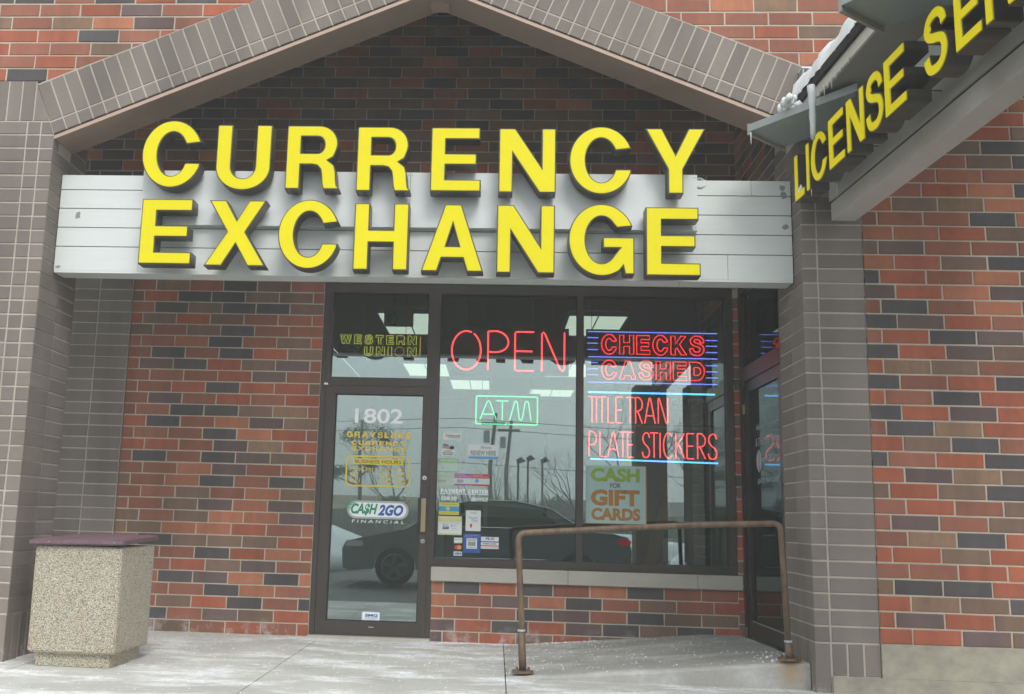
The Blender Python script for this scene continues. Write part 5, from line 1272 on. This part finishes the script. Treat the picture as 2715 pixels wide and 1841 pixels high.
for i, (x, y, w_, h2, lab) in enumerate(((3.1, -45, .9, 1.5, 'small ragged evergreen'), (5.0, -47, 2.1, 1.9, 'broad dark round evergreen'), (-9.5, -46, 1.6, 2.0, 'dark evergreen at the left'))):
    t = thing('evergreen_bush', lab+' beyond the lot, seen as a reflection', 'evergreen', (x, y, -.16)); MB().tube([(0, 0, 0), (0, 0, h2)], [.09, .04], 6).build('trunk', M['bark'], t)
    fb = MB()
    for k in range(1100):
        a, u = q.uniform(0, 6.28), q.random()**.45; el = q.random(); xx, yy, zz = w_*.5*u*math.cos(a)*math.cos(el*1.4)*1.6, w_*.5*u*math.sin(a), .3+h2*1.25*el*q.uniform(.75, 1); b_ = q.uniform(0, 6.28); s_ = .09
        fb.poly([(xx, yy, zz), (xx+math.cos(b_)*s_, yy+.03, zz+math.sin(b_)*s_), (xx+math.cos(b_+1)*s_, yy, zz+math.sin(b_+1)*s_)], [(0, 1, 2)])
    fb.build('crown', M['needles'], t)
for i, (x, y, H) in enumerate(((1.35, -33, 5.6), (2.05, -36, 5.6))):
    t = thing('utility_pole', 'weathered wooden utility pole, %s' % ('nearer one with a crossarm' if i == 0 else 'farther one beside it'), 'utility pole', (x, y, -.16), group='utility poles beyond the lot')
    MB().tube([(0, 0, 0), (-.08, 0, H*.6), (.12, 0, H)], [.10, .09, .07], 8).build('pole', M['pole'], t); box('crossarm', M['pole'], t, -.5, .5, -.05, .05, H-.5, H-.38)
    MB().tube([(-.25, .1, H-1.25), (-.25, .1, H-.75)], .13, 8).build('transformer', M['gray_metal'], t)
for i, (x, z) in enumerate(((2.35, 3.2), (2.75, 3.35), (3.35, 3.35))):
    t = thing('street_lamp', 'dark lot lamp on a slim pole, %s' % ['left of three', 'middle of three', 'right of three'][i], 'street lamp', (x, -29-i, -.16), group='parking lot lamps')
    MB().tube([(0, 0, 0), (0, 0, z+.16)], .045, 6).build('pole', M['bronze'], t); MB().prism([(-.05, z+.12), (.05, z+.10), (.28, z+.18), (.10, z+.34), (-.08, z+.22)], -.12, .12).build('lamp_head', M['bronze'], t)
w_ = thing('overhead_wires', 'thin black overhead wires strung across the lot', 'wire', (0, -34, 0))
for z, dz in ((5.3, .3), (4.9, .25), (3.4, .2)): MB().tube([(-30+6*i, 0, z-.5*math.sin(math.pi*((i % 5)/5))+dz*0) for i in range(11)], .012, 4).build('wire', M['bronze_dark'], w_)
# scrub belt at the far edge of the lot
sc = MB(); q = random.Random(77)
for i in range(5200):
    x = q.uniform(-40, 40); y = -52+q.gauss(0, 2.5); H = max(.3, q.gauss(1.5, .5))*(1+.35*math.sin(x*.35+1)); a = q.uniform(-.4, .4); r = .05
    sc.poly([(x-r, y, -.2), (x+r, y, -.2), (x+a*H*.5+r*.6, y, H*.6), (x+a*H, y+q.uniform(-.2, .2), H)], [(0, 1, 2), (0, 2, 3)])
    sc.poly([(x+a*H*.5, y, H*.5), (x+a*H*.5+.05, y, H*.5), (x-a*H, y, H*.95)], [(0, 1, 2)])
tag(sc.build('winter_scrub', M['scrub']), 'brown leafless scrub belt along the far edge of the parking lot', None, kind='stuff')
for i, (x, y, w, h, lab) in enumerate(((-16, -62, 14, 2.7, 'long low building with a tan roof reflected in the door'), (4, -66, 16, 2.9, 'low far building behind the scrub on the right'))):
    t = thing('far_building', lab, 'building', (x, y, -.16)); box('wall', M['far_wall'], t, 0, w, -6, 0, 0, h*.62)
    MB().poly([(-.4, .4, h*.62), (w+.4, .4, h*.62), (w+.4, -6.4, h*.62), (-.4, -6.4, h*.62), (1.5, -3, h), (w-1.5, -3, h)], [(0, 1, 5, 4), (1, 2, 5), (2, 3, 4, 5), (3, 0, 4)]).build('roof', M['tan_roof'] if i == 0 else M['scrub'], t)
    for k in range(5): box('window', M['car_glass'], t, 1+k*w/5, 1.9+k*w/5, .001, .03, .6, 1.3)
for o in list(bpy.data.objects):
    for k in ('_w', '_h'):
        if k in o: del o[k]

# ================================================================== HAZE, added to lift the blacks like windshield glare
hz = bpy.data.materials.new('veil_haze'); hz.use_nodes = True; t_ = hz.node_tree; t_.nodes.clear()
pv = t_.nodes.new('ShaderNodeVolumePrincipled'); pv.inputs['Color'].default_value = (.93, .97, .94, 1); pv.inputs['Density'].default_value = 0.0076; pv.inputs['Anisotropy'].default_value = 0
oo = t_.nodes.new('ShaderNodeOutputMaterial'); t_.links.new(pv.outputs[0], oo.inputs['Volume'])
tag(box('haze', hz, None, -115, 115, -115, 115, -1.3, 9.5), 'thin pale haze added over the whole lot for the windshield veil', None, kind='stuff')
